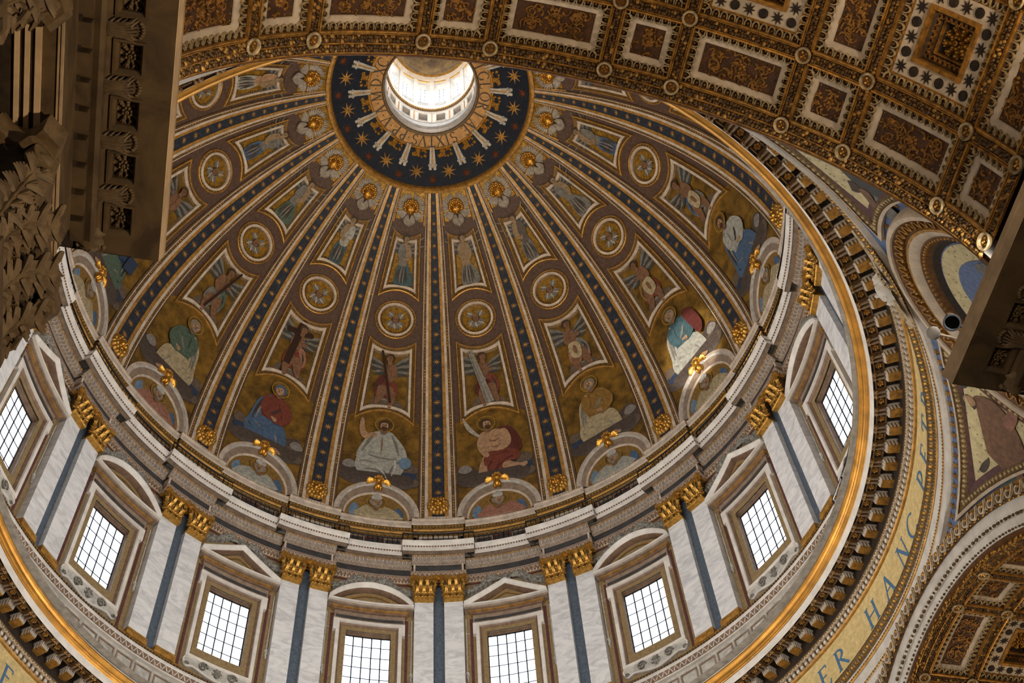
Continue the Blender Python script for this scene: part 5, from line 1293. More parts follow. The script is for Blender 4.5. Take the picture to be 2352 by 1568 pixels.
# corner mosaics: left one by the nave vault, right one by the right arch
def corner(sgn, lab, figf):
    pts = []
    psi = 123.75+45*sgn
    zt = 40.56
    def onplane(D, z): r = sqrt(PR*PR-(z-PZ)**2); c = max(-1, min(1, D/r)); return psi-sgn*degrees(acos(c))
    D = FACE-.55
    edge = []; z = zt
    for i in range(26):
        z = zt-(zt-32.2)*i/25; edge.append((onplane(D, z), z))
    def dist(th, z): a = Vector(pendpt(th, z))-Vector((0, 0, PZ)); b = Vector(RF(0, 0, 0))-Vector((0, 0, PZ)); return a.angle(b)*PR
    edge = [e for e in edge if dist(*e) > 5.25]
    arcp = []
    for i in range(60):
        a = radians(90-sgn*(-5+i*2.6)*1.0); p = Vector(RF(5.2*cos(a)*1, 5.2*sin(a), 0)); th = degrees(atan2(p.x, p.y)); arcp.append((th, p.z))
    arcp = [p for p in arcp if p[1] < zt-.02 and (p[0]-123.75)*sgn > .3 and (psi-p[0])*sgn > 0 and sqrt(PR*PR-(p[1]-PZ)**2)*cos(radians(p[0]-psi)) < D-.03]
    topp = [(edge[0][0]+(arcp[0][0]-edge[0][0])*(i+1)/11, zt) for i in range(10)]
    poly = edge+arcp[::-1]+topp[::-1]
    # local map: u along theta about the corner, v meridian
    tc = 123.75+sgn*16.; ph = degrees(asin((39.5-PZ)/PR)); CF = pend_map(tc, ph); c0 = Vector(CF(0, 0, 0))-Vector((0, 0, PZ))
    e = Vector(pol(tc+90, 1, 0)); nn = e.cross(c0.normalized()); nn = nn if nn.z > 0 else -nn
    def inv(th, z):
        d = (Vector(pendpt(th, z))-Vector((0, 0, PZ))).normalized(); a = c0.normalized().angle(d); x, y = d.dot(e), d.dot(nn); l = hypot(x, y) or 1; return (x/l*a*PR, y/l*a*PR)
    P = [inv(*p) for p in poly]; q = []
    for p in P:
        if not q or hypot(p[0]-q[-1][0], p[1]-q[-1][1]) > .12: q.append(p)
    P = q
    if hypot(P[0][0]-P[-1][0], P[0][1]-P[-1][1]) < .12: P.pop()
    org = CF(0, 0, 0); t = thing('corner_mosaic', lab, 'mosaic', org)
    m = MB(); m.add(frame(P, [(-.16, .02), (-.16, .2), (-.04, .24)]), 'vaultwhite', CF); m.add(frame(P, [(-.04, .24), (.0, .2), (.22, .14), (.24, .14)]), 'beadbrown', CF); m.add(frame(P, [(.24, .14), (.5, .06)]), 'burgundy', CF)
    for dd in (.1,):
        qq = inset(P, dd); 
        for i in range(len(qq)):
            a, b = qq[i], qq[(i+1) % len(qq)]; L = hypot(b[0]-a[0], b[1]-a[1]); k = max(1, round(L/.24))
            for j in range(k): x = (j+.5)/k; m.add(bump(a[0]+(b[0]-a[0])*x, a[1]+(b[1]-a[1])*x, .15, .1, .1, .1, 6, 2), 'vaultegg', CF)
    part('frame', m, t, org)
    m = MB(); m.add(prism(inset(P, .3), .0, .05, False), 'palemosaic', CF); part('ground', m, t, org)
    fg = Fig(CF, 1, 1, .1); figf(fg, inv); part('figure', fg.mb, t, org)
    return P
def figA(fg, inv):
    c = inv(137, 40.0); fg.ox, fg.oy = c; fg.sx = fg.sy = 1.0
    fg.blob([(2.6, .35), (1.2, .1), (.2, -.5), (-.5, -.9), (-.2, -1.6), (.8, -1.2), (2.0, -.6)], 'wingdark'); fg.blob([(1.6, .1), (.6, -.2), (-.1, -.8), (.4, -1.1), (1.4, -.5)], 'winggrey'); fg.blob([(-.2, -.9), (-1.2, -1.2), (-1.9, -.7), (-1.0, -.5)], 'robegrey'); fg.blob([(3.5, .4), (2.7, .3), (2.2, -.1), (2.8, -.1)], 'robeblue'); fg.oval(.3, -.3, .34, .34, 'hair'); fg.limb([(0, -.6), (-.5, -.5), (-1.1, -.2)], [.2, .16, .1], 'skindark'); fg.limb([(1.2, -.9), (2, -1.2), (2.6, -1.0)], [.2, .16, .1], 'robeteal')
def figB(fg, inv):
    c = inv(106.5, 39.4); fg.ox, fg.oy = c; fg.sx = fg.sy = 1.0
    fg.blob([(-.9, .9), (-1.7, 1.0), (-2.0, .5), (-1.2, .2)], 'clouddark'); fg.blob([(-1.5, -1.0), (-2.3, -1.7), (-2.6, -.9), (-2.2, -.2), (-1.4, -.4)], 'robeteal'); fg.blob([(1.4, .6), (.4, 1.0), (-.6, .6), (-1.3, -.2), (-1.4, -1.2), (-.3, -1.5), (.9, -1.1), (1.6, -.3)], 'skindark'); fg.blob([(1.2, .5), (.4, .7), (-.2, .2), (.3, -.3), (1.2, -.3)], 'robeblue'); fg.blob([(.2, .2), (-.5, .1), (-.7, -.6), (-.1, -.8), (.4, -.4)], 'robepink'); fg.limb([(-.7, -.4), (-1.3, -1.0), (-1.6, -1.8)], [.3, .22, .12], 'skindark'); fg.limb([(.6, -.7), (1.4, -1.3), (2.2, -1.2)], [.28, .22, .14], 'robepink'); fg.oval(1.1, .8, .36, .36, 'hair'); fg.oval(1.2, .72, .24, .28, 'skin'); fg.blob([(1.7, .9), (2.6, 1.5), (3.2, 1.3), (2.4, .5)], 'wingdark')
corner(1, 'triangular mosaic with a grey winged figure beside the nave vault', figA)
corner(-1, 'triangular mosaic with a reclining figure above the white right arch', figB)
# stars scattered on the blue pendentive ground (parts of the wall)
for th, z in [(123.75-33.2+i*.0, 0) for i in range(0)]: pass
sm = MB(); sm.add(starshape(.2, .06, .05, 6, 0, 0, .02), 'goldpaint', None); 
def pstar(th, z):
    G = pend_map(th, degrees(asin((z-PZ)/PR))); mb = MB(); mb.add(starshape(.2, .065, .05, 6, 0, 0, .02, RND.uniform(0, 1)), 'goldpaint', G); part('star', mb, P1)
for i in range(26): pstar(123.75-9-i*1.35, 40.93)
for i in range(14): pstar(123.75+9+i*1.6, 40.93)
for sg in (-1, 1):
    for i in range(24):
        z = 40.4-.28*i; r = sqrt(PR*PR-(z-PZ)**2); c = (FACE-.3)/r
        if c < 1: pstar(123.75+sg*(45-degrees(acos(c))), z)
for i in range(26): a = radians(-40+260*i/25); p = RF(4.97*cos(a), 4.97*sin(a), 0); pstar(degrees(atan2(p[0], p[1])), p[2])
# angel head with spread wings at the top of the roundel
org = pol(123.75, 20.1, 41.0); t = thing('angel_head', 'white stone angel head with gilded wings on top of the roundel', 'sculpture', org); F = (lambda G: lambda u, v, w: G(u, v+.6, w))(cyl_map(123.75, 20.15))
m = MB(); face_mesh(m, F, 0, 40.6, .6, 1.05, 'white', True); part('face', m, t, org, 60)
for s in (-1, 1):
    m = MB()
    for i in range(9): a = .42-.13*i; a = a if s > 0 else pi-a; feather(m, F, s*.3, 40.8-.07*i, a, 2.1-.14*i, .13, .5-.01*i, 'vaultegg' if i % 2 else 'vaultwhite')
    for i in range(6): a = .1-.2*i; a = a if s > 0 else pi-a; feather(m, F, s*.25, 40.7-.06*i, a, 1.0, .14, .62, 'vaultegg')
    part('wing', m, t, org)
# ------------------------------------------------------------------ nave vault coffers (parts of the vault)
VL, VS = .326*10.6, .193*10.6; PER = VL+VS      # arc lengths of large and small cells
D0 = 20.42; DS, DL = 2.05, 3.36
def lattice_u():
    out = []
    for i in range(-4, 5):
        c = i*PER; out.append((c-VL/2, c+VL/2, 'L')); out.append((c+VL/2, c+VL/2+VS, 'S'))
    return [q for q in out if abs((q[0]+q[1])/2) < 10.6*1.50]
def rows(n):
    out = []; d = D0; k = 0
    while k < n: out.append((d, d+(DS if k % 2 == 0 else DL), 'S' if k % 2 == 0 else 'L')); d = out[-1][1]; k += 1
    return out
def rectpts(u0, u1, v0, v1, st=.5):
    q = []
    for a, b in (((u0, v0), (u1, v0)), ((u1, v0), (u1, v1)), ((u1, v1), (u0, v1)), ((u0, v1), (u0, v0))):
        n = max(1, int(max(abs(a[0]-b[0]), abs(a[1]-b[1]))/st)); q += [(a[0]+(b[0]-a[0])*i/n, a[1]+(b[1]-a[1])*i/n) for i in range(n)]
    return q
def eggs(mb, pts, st, h, F, mk='vaultegg', w=.0):
    n = len(pts)
    # walk straight sides between corners
    P = pts; L = []
    for i in range(n):
        a, b = P[i], P[(i+1) % n]; L.append(hypot(b[0]-a[0], b[1]-a[1]))
    tot = sum(L); k = int(tot/st); acc = 0; i = 0; done = 0
    for j in range(k):
        s = tot*(j+.5)/k
        while acc+L[i] < s: acc += L[i]; i += 1
        a, b = P[i], P[(i+1) % n]; x = (s-acc)/L[i]; dx, dy = (b[0]-a[0])/L[i], (b[1]-a[1])/L[i]; c = (a[0]+(b[0]-a[0])*x, a[1]+(b[1]-a[1])*x)
        nx, ny = -dy, dx
        arc = [(c[0]+dx*q*st*.40+nx*r*h, c[1]+dy*q*st*.40+ny*r*h) for q, r in ((-.85, -.75), (-1, -.3), (-.95, .2), (-.55, .58), (0, .7), (.55, .58), (.95, .2), (1, -.3), (.85, -.75))]
        mb.add(ribbon(arc, .016, w, w+.07), mk, F); mb.add(bump(c[0]-nx*.12*h, c[1]-ny*.12*h, w, st*.17, st*.17, .05, 5, 1), 'relief', F)
def scroll_relief(mb, u0, u1, v0, v1, F, w, mk='relief'):
    """foliage scrolls in relief filling a panel"""
    cu, cv = (u0+u1)/2, (v0+v1)/2; a, b = (u1-u0)/2, (v1-v0)/2; long_u = a > b*1.25; long_v = b > a*1.25
    cs = [(0, 0)] if not (long_u or long_v) else ([(-.6, .0), (.6, .0), (0, 0)] if long_u else [(0, -.6), (0, .6), (0, 0)])
    R = min(a, b)*.62
    for i, (x, y) in enumerate(cs):
        px, py = cu+x*a, cv+y*b
        if i == len(cs)-1 and len(cs) > 1 or len(cs) == 1:
            for j in range(8): t = 2*pi*j/8; mb.add(bump(px+cos(t)*R*.45, py+sin(t)*R*.45, w, R*.22, R*.22, .07, 6, 1), mk, F)
            mb.add(bump(px, py, w, R*.26, R*.26, .1, 7, 2), mk, F)
        else:
            for sg in (-1, 1):
                v = volute(R*.72, 1.7, .11, 20); mb.add(([(px+q[0], py+sg*R*.62+sg*q[1]*.75, w+q[2]*.12) for q in v[0]], v[1]), mk, F)
        for j in range(16):
            x0, y0, t0 = cu+RND.uniform(-.82, .82)*a, cv+RND.uniform(-.82, .82)*b, RND.uniform(0, 6.28); L_ = RND.uniform(.1, .2)
            mb.add(ribbon([(x0+cos(t0+k_*.55)*L_*k_*.5, y0+sin(t0+k_*.55)*L_*k_*.5) for k_ in range(4)], .022, w, w+.05), mk, F); mb.add(bump(x0, y0, w, .055, .055, .06, 6, 2), mk, F)
    for p in rectpts(u0+.07, u1-.07, v0+.07, v1-.07, .16): mb.add(bump(p[0], p[1], w, .035, .035, .04, 4, 1), mk, F)
def rosette_mesh(R, mk, F, cu, cv, w0):
    mb = MB(); k = R/.42
    for i in range(9):
        a = 2*pi*i/9
        for q, r, h in ((.55, .17, .06), (.8, .19, .1), (1.0, .13, .05)): mb.add(bump(cu+cos(a)*R*q, cv+sin(a)*R*q, w0, R*r*1.15, R*r*1.15, (h+.06)*k, 8, 3), mk, F)
        for s in (-1, 1): mb.add(bump(cu+cos(a+s*.17)*R*.95, cv+sin(a+s*.17)*R*.95, w0, R*.12, R*.12, .12*k, 6, 2), mk, F)
    for i in range(8): a = 2*pi*(i+.5)/8; mb.add(bump(cu+cos(a)*R*.34, cv+sin(a)*R*.34, w0+.08*k, R*.15, R*.15, .14*k, 7, 2), mk, F)
    mb.add(lathe([(R*.16, w0+.1*k), (R*.17, w0+.2*k), (R*.08, w0+.22*k), (.001, w0+.15*k)], 10, cu, cv), mk, F); return mb
RIBH = .17
def coffer(parent, F, u0, u1, v0, v1, tu, tv, det=True):
    c = link('coffer', None, parent)
    a0, a1, b0, b1 = u0+RIBH, u1-RIBH, v0+RIBH, v1-RIBH
    o = rect_outline(a0, a1, b0, b1)
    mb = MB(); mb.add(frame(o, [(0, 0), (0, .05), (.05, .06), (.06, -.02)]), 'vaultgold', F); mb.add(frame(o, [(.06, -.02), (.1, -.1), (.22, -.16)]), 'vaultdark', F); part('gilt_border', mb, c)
    mb = MB()
    if det: eggs(mb, rectpts(a0+.14, a1-.14, b0+.14, b1-.14, 5), .235, .17, F, 'vaultegg', -.1); part('egg_moulding', mb, c, smooth=60, kind='stuff')
    if tu == 'L' and tv == 'L':
        mb = MB(); mb.add(frame(o, [(.22, -.16), (.22, -.12), (.3, -.12)]), 'vaultgold', F); mb.add(frame(o, [(.3, -.13), (.72, -.15), (.74, -.15)]), 'vaultwhite', F); part('white_band', mb, c)
        st = MB(); q = rectpts(a0+.51, a1-.51, b0+.51, b1-.51, 5); k = 5
        for i in range(4):
            A, B = q[i], q[(i+1) % 4]
            for j in range(k):
                x = A[0]+(B[0]-A[0])*j/k; y = A[1]+(B[1]-A[1])*j/k
                if (j+i) % 2 == 0: st.add(prism(starpts(.19, .075, 8, x, y), -.14, -.11), 'darkrecess', F)
                else: st.add(lathe([(.14, -.14), (.14, -.1), (.1, -.09)], 12, x, y, cap=True), 'darkrecess', F)
        part('star_inlay', st, c)
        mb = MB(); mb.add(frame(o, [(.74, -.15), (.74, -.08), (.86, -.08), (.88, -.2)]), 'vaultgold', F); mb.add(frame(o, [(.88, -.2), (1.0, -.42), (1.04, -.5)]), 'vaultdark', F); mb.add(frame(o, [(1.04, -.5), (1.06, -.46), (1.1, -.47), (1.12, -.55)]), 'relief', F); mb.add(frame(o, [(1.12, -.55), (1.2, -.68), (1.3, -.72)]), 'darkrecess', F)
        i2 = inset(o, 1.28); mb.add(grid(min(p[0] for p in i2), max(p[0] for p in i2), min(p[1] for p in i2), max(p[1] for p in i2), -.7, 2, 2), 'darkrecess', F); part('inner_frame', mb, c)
        if det:
            e = MB(); eggs(e, rectpts(a0+.97, a1-.97, b0+.97, b1-.97, 5), .16, .1, F, 'relief', -.36); part('leaf_moulding', e, c, kind='stuff')
        part('rosette', rosette_mesh(.42, 'goldleaf', F, (u0+u1)/2, (v0+v1)/2, -.68), c, (0, 0, 0), 50)
    else:
        mb = MB(); mb.add(frame(o, [(.22, -.16), (.22, -.12), (.24, -.12), (.4, -.16), (.42, -.2)]), 'vaultwhite', F); part('white_band', mb, c)
        i2 = (a0+.41, a1-.41, b0+.41, b1-.41); mb = MB(); mb.add(grid(*i2, -.21, 4, 2), 'redpanel', F); part('red_panel', mb, c)
        r = MB(); scroll_relief(r, *i2, F, -.21); part('scroll_relief', r, c, smooth=70, kind='stuff')
def bead_rib(parent, F, pts_list, name='fruit_rib'):
    mb = MB()
    for (ua, va), (ub, vb) in pts_list:
        L = hypot(ub-ua, vb-va); n = int(L/.085)
        du, dv = (ub-ua)/L, (vb-va)/L
        for s in (-1, 1):
            a, b = (ua-dv*s*.14, va+du*s*.14), (ub-dv*s*.14, vb+du*s*.14); k = max(2, int(L/1.0)); mb.add(ribbon([(a[0]+(b[0]-a[0])*i/k, a[1]+(b[1]-a[1])*i/k) for i in range(k+1)], .016, -.05, .03), 'vaultgold', F)
        for i in range(n):
            for q in (-.055, .05):
                t = (i+.5+RND.uniform(-.3, .3))/n; x = q+RND.uniform(-.03, .03); z = RND.uniform(.06, .1)
                mb.add(bump(ua+(ub-ua)*t-dv*x, va+(vb-va)*t+du*x, -.0, z*.8, z*.8, z, 6, 2), 'goldpaint' if RND.random() < .18 else 'fruit', F)
    o = part(name, mb, parent, smooth=75, kind='stuff'); return o
def roundel_part(parent, F, u, v):
    mb = MB(); mb.add(lathe([(.2, 0), (.24, .1), (.22, .14), (.17, .12), (.16, .06)], 20, u, v), 'vaultegg', F); mb.add(lathe([(.16, .06), (.001, .05)], 14, u, v), 'vaultbrown', F)
    for i in range(4): a = pi/4+pi/2*i; mb.add(bump(u+cos(a)*.09, v+sin(a)*.09, .05, .05, .05, .05, 5, 1), 'goldleaf', F)
    mb.add(bump(u, v, .06, .04, .04, .06, 5, 1), 'goldleaf', F); part('rib_roundel', mb, parent)
def coffered(parent, psi, R, nrows, urange, detrows=9):
    F = vault_map(psi, R, VZ); k = R/10.6; RW = rows(nrows); U = [q for q in lattice_u() if urange[0] < (q[0]+q[1])/2 < urange[1]]
    for (v0, v1, tv) in RW:
        for (u0, u1, tu) in U: coffer(parent, F, u0*k, u1*k, v0, v1, tu, tv)
    us = sorted(set([round(q[0], 4) for q in U]+[round(q[1], 4) for q in U])); vsl = [RW[0][0]]+[r[1] for r in RW]
    for v in vsl:
        bead_rib(parent, F, [((us[i]*k+.24, v), (us[i+1]*k-.24, v)) for i in range(len(us)-1)])
        for u in us: roundel_part(parent, F, u*k, v)
    for u in us: bead_rib(parent, F, [((u*k, vsl[i]+.24), (u*k, vsl[i+1]-.24)) for i in range(len(vsl)-1)])
    # ground slab between the ribs, edge strip and fruit moulding at the arch lip
    mb = MB()
    for v in vsl: mb.add(grid(us[0]*k, us[-1]*k, v-.18, v+.18, -.02, 40, 1), 'vaultbrown', F)
    for u in us: mb.add(grid(u*k-.18, u*k+.18, vsl[0], vsl[-1], -.021, 1, 8), 'vaultbrown', F)
    mb.add(grid(us[0]*k, us[-1]*k, DEDGE-.02, vsl[0]-.16, -.02, 60, 1), 'vaultbrown', F); part('rib_ground', mb, parent)
    bead_rib(parent, F, [((us[i]*k, DEDGE+.2), (us[i+1]*k, DEDGE+.2)) for i in range(len(us)-1)], 'edge_fruit')
coffered(VAULT, 168.75, 10.6, 4, (-16, 16))
coffered(VAULT2, 78.75, 11.4, 3, (-6.5, 6.5))

# ------------------------------------------------------------------ entablatures and pilaster capitals of the nave piers
def entablature(side, d_end, d_far, lab, detd):
    A = arm(168.75); s = side; F = lambda l, d, z: A(s*l, d, z)
    CE, CZ = 8.75, 26.0
    org = F(10.5, d_end, 23.5); t = thing('entablature', lab, 'entablature', org)
    def slab(prof, mk, nm, d0=d_end, d1=d_far, cap=True):
        mb = MB(); mb.add(extr(prof, F, d0, d1, 6), mk)
        if cap: mb.add(loftcap(prof, F, d0), mk)
        return part(nm, mb, t, org)
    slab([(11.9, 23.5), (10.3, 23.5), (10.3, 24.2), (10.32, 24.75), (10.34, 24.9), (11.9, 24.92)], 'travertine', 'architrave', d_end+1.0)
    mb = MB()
    for a, b, z, mk in ((10.21, 10.25, 23.45, 'travlight'), (10.26, 10.31, 23.47, 'travlight'), (10.57, 10.67, 23.44, 'travbright'), (10.76, 10.84, 23.44, 'travbright'), (10.93, 11.01, 23.44, 'travbright')): mb.add(extr([(a, 23.52), (a, z), (b, z), (b, 23.52)], F, d_end+1.0, d_far, 6), mk)  # bright stripes carry the light on the fillet faces in their colour
    for a, b in ((10.68, 10.75), (10.85, 10.92), (11.02, 11.9)): mb.add(extr([(a, 23.49), (b, 23.49)], F, d_end+1.3, d_far, 4), 'travdark')  # dark grooves and back strip, shade put into their colour
    part('soffit_fillet', mb, t, org)
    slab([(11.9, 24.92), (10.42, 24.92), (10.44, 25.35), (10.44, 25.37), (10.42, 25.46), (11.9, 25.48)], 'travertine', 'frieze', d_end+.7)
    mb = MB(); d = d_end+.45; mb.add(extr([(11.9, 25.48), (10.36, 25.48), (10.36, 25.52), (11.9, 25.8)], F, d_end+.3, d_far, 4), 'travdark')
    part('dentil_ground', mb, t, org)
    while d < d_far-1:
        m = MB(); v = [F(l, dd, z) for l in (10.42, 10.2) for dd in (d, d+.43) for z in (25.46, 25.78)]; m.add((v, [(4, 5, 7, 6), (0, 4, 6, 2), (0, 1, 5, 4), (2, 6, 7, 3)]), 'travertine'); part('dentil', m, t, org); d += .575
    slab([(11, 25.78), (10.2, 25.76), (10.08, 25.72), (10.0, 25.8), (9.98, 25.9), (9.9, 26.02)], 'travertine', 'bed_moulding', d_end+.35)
    # soffit with square recesses
    mb = MB(); ds = []; c = d_end+.8
    while c < d_far-.6: ds.append(c); c += 1.13
    l0, l1, hw = 9.3, 9.84, .29
    cuts = [d_end+.02]+[x for q in ds for x in (q-hw, q+hw)]+[d_far]
    for i in range(0, len(cuts), 2): mb.add(([F(l0, cuts[i], CZ), F(l0, cuts[i+1], CZ), F(l1, cuts[i+1], CZ), F(l1, cuts[i], CZ)], [(0, 1, 2, 3)]), 'travertine')
    for a, b in ((CE, l0), (l1, 10.4)): mb.add(([F(a, d_end, CZ), F(a, d_far, CZ), F(b, d_far, CZ), F(b, d_end, CZ)], [(0, 1, 2, 3)]), 'travertine')
    mb.add(extr([(CE, CZ), (CE-.01, CZ+.01), (CE-.01, CZ+.1), (CE-.03, CZ+.3)], F, d_end-.02, d_far, 6), 'travbright' if side < 0 else 'travlight')  # edge strip paler than the stone, its lit look put into the colour
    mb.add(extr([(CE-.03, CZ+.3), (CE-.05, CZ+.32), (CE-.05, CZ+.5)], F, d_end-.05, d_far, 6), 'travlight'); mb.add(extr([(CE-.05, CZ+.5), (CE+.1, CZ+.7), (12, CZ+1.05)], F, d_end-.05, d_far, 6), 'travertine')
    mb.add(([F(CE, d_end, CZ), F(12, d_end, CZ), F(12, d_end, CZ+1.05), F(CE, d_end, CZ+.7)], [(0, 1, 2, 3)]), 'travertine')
    part('corona', mb, t, org)
    for q in ds:
        if q > detd: break
        m = MB(); G = lambda u, v, w, q=q: F(9.58+v, q+u, CZ+.0-w)
        o = [(-hw-.06, -.3), (hw+.06, -.3), (hw+.06, .3), (-hw-.06, .3)]; m.add(frame(o, [(0, .0), (0, .05), (.05, .05), (.1, -.05), (.1, -.22)]), 'travertine', G); m.add(grid(-hw, hw, -.26, .26, -.22, 1, 1), 'darkrecess', G); r = part('coffer', m, t, org)
        part('rosette', (lambda mm: (mm.add(([(x, y, z) for x, y, z in rosette_mesh(.25, 'travcarve', None, 0, 0, -.2).v], rosette_mesh(.25, 'travcarve', None, 0, 0, -.2).f), 'travcarve', G), mm)[1])(MB()), r, org, 50)
        # acanthus bracket between two coffers: ribbed body with curling leaf lobes and a scalloped tip
        m = MB(); H = lambda u, v, w, q=q: F(9.98-v, q+.565+u*.72, CZ-.0-w); m.add(box(-.19, .19, -.05, .5, -.02, .1, 2, 2), 'travdark', H)
        for i in range(7):
            x = -.18+.06*i; b = abs(x)
            m.add(tube([(x*.9, -.1, .12), (x*.8, .08, .22-b*.3), (x*.95, .26, .19-b*.2), (x*1.3, .42, .17-b*.2), (x*1.9, .5+.06*(1-b*5), .04)], [.03, .036, .034, .036, .012], 5), 'travcarve', H)
        for sg in (-1, 1):
            for i in range(5): m.add(tube([(sg*.1, .02+.1*i, .16), (sg*.2, .06+.1*i, .13), (sg*.27, .13+.1*i, .03)], [.03, .035, .01], 5), 'travcarve', H)
        for i in range(6): a = -.9+.36*i; m.add(bump(sin(a)*.24, .5+cos(a)*.13, .0, .055, .055, .07, 5, 2), 'travcarve', H)
        part('bracket', m, t, org, 50)
    m = MB(); H = lambda u, v, w: F(10.1-u, d_end+.62-v, CZ-.02-w); m.add(mv(leafshape(.55, .6, .1, 8, 0, 5), 0, 0, .1), 'travcarve', H)
    for i in range(7): m.add(bump(-.25+.085*i, .45, .04, .06, .07, .1, 5, 2), 'travcarve', H)
    part('corner_leaf', m, t, org, 50)
    m = MB(); G = lambda u, v, w: F(10.1+.3+v*.5, d_end+.8+u, CZ-w); m.add(grid(-hw, hw, -.3, .3, .012, 1, 1), 'travdark', G); part('corner_coffer', m, t, org)
    return F
FL = entablature(-1, 18.5, 31, 'brown stone entablature with rosette soffit on the left pier', 28)
FRt = entablature(1, 18.5, 31, 'dark stone entablature with rosette soffit on the right pier', 23)
def big_pilaster(side, dc, lab):
    A = arm(168.75); F = lambda l, d, z: A(side*l, d, z)
    org = F(11.5, dc, 0); t = thing('pier_pilaster', lab, 'pilaster', org, 'giant pilasters of the nave piers')
    W2 = 1.15; G = lambda u, v, w: F(10.85-w, dc+u, 20.35+v)
    m = MB(); m.add(box(-W2, W2, -20.3, .0, -.5, .55, 2, 4), 'travertine', G)
    for i in range(6): x = -W2*.85+W2*1.7*i/5; m.add(box(x-.09, x+.09, -18, -.3, .5, .57, 1, 1), 'travdark', G)
    part('shaft', m, t, org)
    cap = link('capital', None, t)
    for nm, mb in capital_meshes(2.5, 3.13, .62, 'travcarve', 'travdark', 1):
        m2 = MB(); m2.v = [G(*p) for p in mb.v]; m2.f = mb.f; m2.m = mb.m; m2.mats = mb.mats; o = link(nm, m2.mesh(nm, org, 50), cap)
big_pilaster(-1, 20.35, 'carved capital and pilaster nearest the dome on the left pier')
big_pilaster(-1, 25.95, 'carved capital and pilaster at the top left corner of the left pier')
# ------------------------------------------------------------------ crown of the dome: starred blue ring, brackets, inscription
mb = MB(); vs = []; fs = []; n = 96; TT = [69.4, 71.5, 73.5, 75.5, 77.0]
for t in TT: vs += [domept(360*i/n, t, .02) for i in range(n)]
for j in range(len(TT)-1):
    for i in range(n): k = (i+1) % n; fs.append((j*n+i, j*n+k, (j+1)*n+k, (j+1)*n+i))
mb.add((vs, fs), 'crownblue'); part('crown_ring', mb, ceiling)
for i in range(32):
    a = 11.25*i+(0 if i % 2 else 0)
    if i % 2 == 0: t, s, mk = 71.2, .42, 'starrust'
    else: t, s, mk = 72.6, .62, 'goldpaint'
    m = MB(); m.add(starshape(s, s*.3, .05, 8, 0, 0, .04), mk, dome_map(a, t)); part('crown_star', m, ceiling)
ZT = 94.55
mb = MB()
mb.add(sweep([(4.95, 94.9), (4.7, 94.62), (4.62, 94.5), (4.5, 94.46), (4.45, ZT)], 0, 360, 96), 'gilt')
mb.add(sweep([(4.45, ZT), (3.62, ZT+.16)], 0, 360, 96), 'textgold')
mb.add(sweep([(3.62, ZT+.16), (3.58, ZT+.06), (3.5, ZT+.1), (3.46, ZT+.24), (3.4, ZT+.3), (3.37, ZT+.5), (3.42, ZT+1.2)], 0, 360, 96), 'beadbrown')
EYE = struct('trim_5', mb, 30, 'gilded inscription ring around the oculus')
txt = [('R', 127), ('I', 116), ('G', 105), ('L', 94), ('O', 82), ('R', 71), ('I', 61), ('A', 48), ('E', 39), ('S', 24), ('I', 16.5), ('X', 8.5), ('T', -.5), ('V', -10), ('S', -18.5), ('.', -25.5), ('P', -32), ('P', -41), ('.', -48.5), ('V', -55), ('.', -62), ('A', -68.5), ('.', -76), ('M', -84), ('.', -92.5), ('D', -99), ('.', -106.5), ('X', -112.5), ('C', -122), ('.', -130), ('P', -137), ('O', -149), ('N', -162), ('O', 138)]
for ch, a in txt[:-1]:
    wd = GL[ch][0]; S_ = .78; m = MB()
    # letters stand with their feet towards the oculus, read from inside the ring
    def F(u, v, w, a=a, wd=wd): r = 4.36-v; th = a+degrees((wd*S_/2-u)/4.0)*-1*-1; return pol(a-degrees((u-wd*S_/2)/4.0), 3.64+v, ZT+.145-(v)*.19-.01-w)
    glyph(m, ch, F, S_, 'letterdark', .02); part('letter', m, EYE)
# paired scroll brackets and fruit bunches between them
def bracket0():
    t = thing('scroll_bracket', '', 'bracket', pol(0, 5.0, 94.6)); org = pol(0, 5.0, 94.6)
    def F(u, v, w): return pol(degrees(u/5.2), 4.6+v, 94.42-v*.28-w)
    m = MB()
    for s in (-1, 1): m.add(tube([(s*.13, -.2, .0), (s*.13, .3, .06), (s*.14, .8, .0), (s*.15, 1.25, .06), (s*.15, 1.42, .1)], [.1, .1, .09, .11, .1], 7), 'whitegrey', F)
    part('scroll', m, t, org, 50)
    m = MB(); m.add(box(-.06, .06, -.2, 1.3, -.15, .04, 1, 4), 'goldpaint', F); m.add(box(-.3, .3, 1.02, 1.14, -.2, .12, 1, 1), 'whitegrey', F); part('gilt_web', m, t, org)
    m = MB()
    for s in (-1, 1):
        for i in range(3): m.add(bump(s*.15, 1.1+.12*i, .12-.03*i, .12-.02*i, .1, .1, 6, 2), 'whitegrey', F)
    part('foot', m, t, org); return t
BR = bracket0(); ba = None
for k in range(-6, 7):
    lab = 'white paired scroll bracket on the blue crown above '+ribname(k)
    if ba is None: ba = 22.5*k; BR.location = rotz(BR.location, ba); BR.rotation_euler = (0, 0, -radians(ba)); BR['label'] = lab; BR['group'] = 'scroll brackets around the crown'
    else: dup(BR, 22.5*k-ba, lab)
fb = MB()
def Ff(u, v, w): return pol(degrees(u/4.9), 4.75+v, 94.45-v*.28-w)
for i in range(26): fb.add(bump(RND.uniform(-.5, .5), RND.uniform(-.1, .42), .0, .12, .12, .16, 6, 2), 'goldleaf', Ff)
fme = fb.mesh('fruit_bunch')
for k in range(-6, 6): o = link('fruit_bunch', fme, ceiling); o.rotation_euler = (0, 0, -radians(11.25+22.5*k)); o['kind'] = 'stuff'

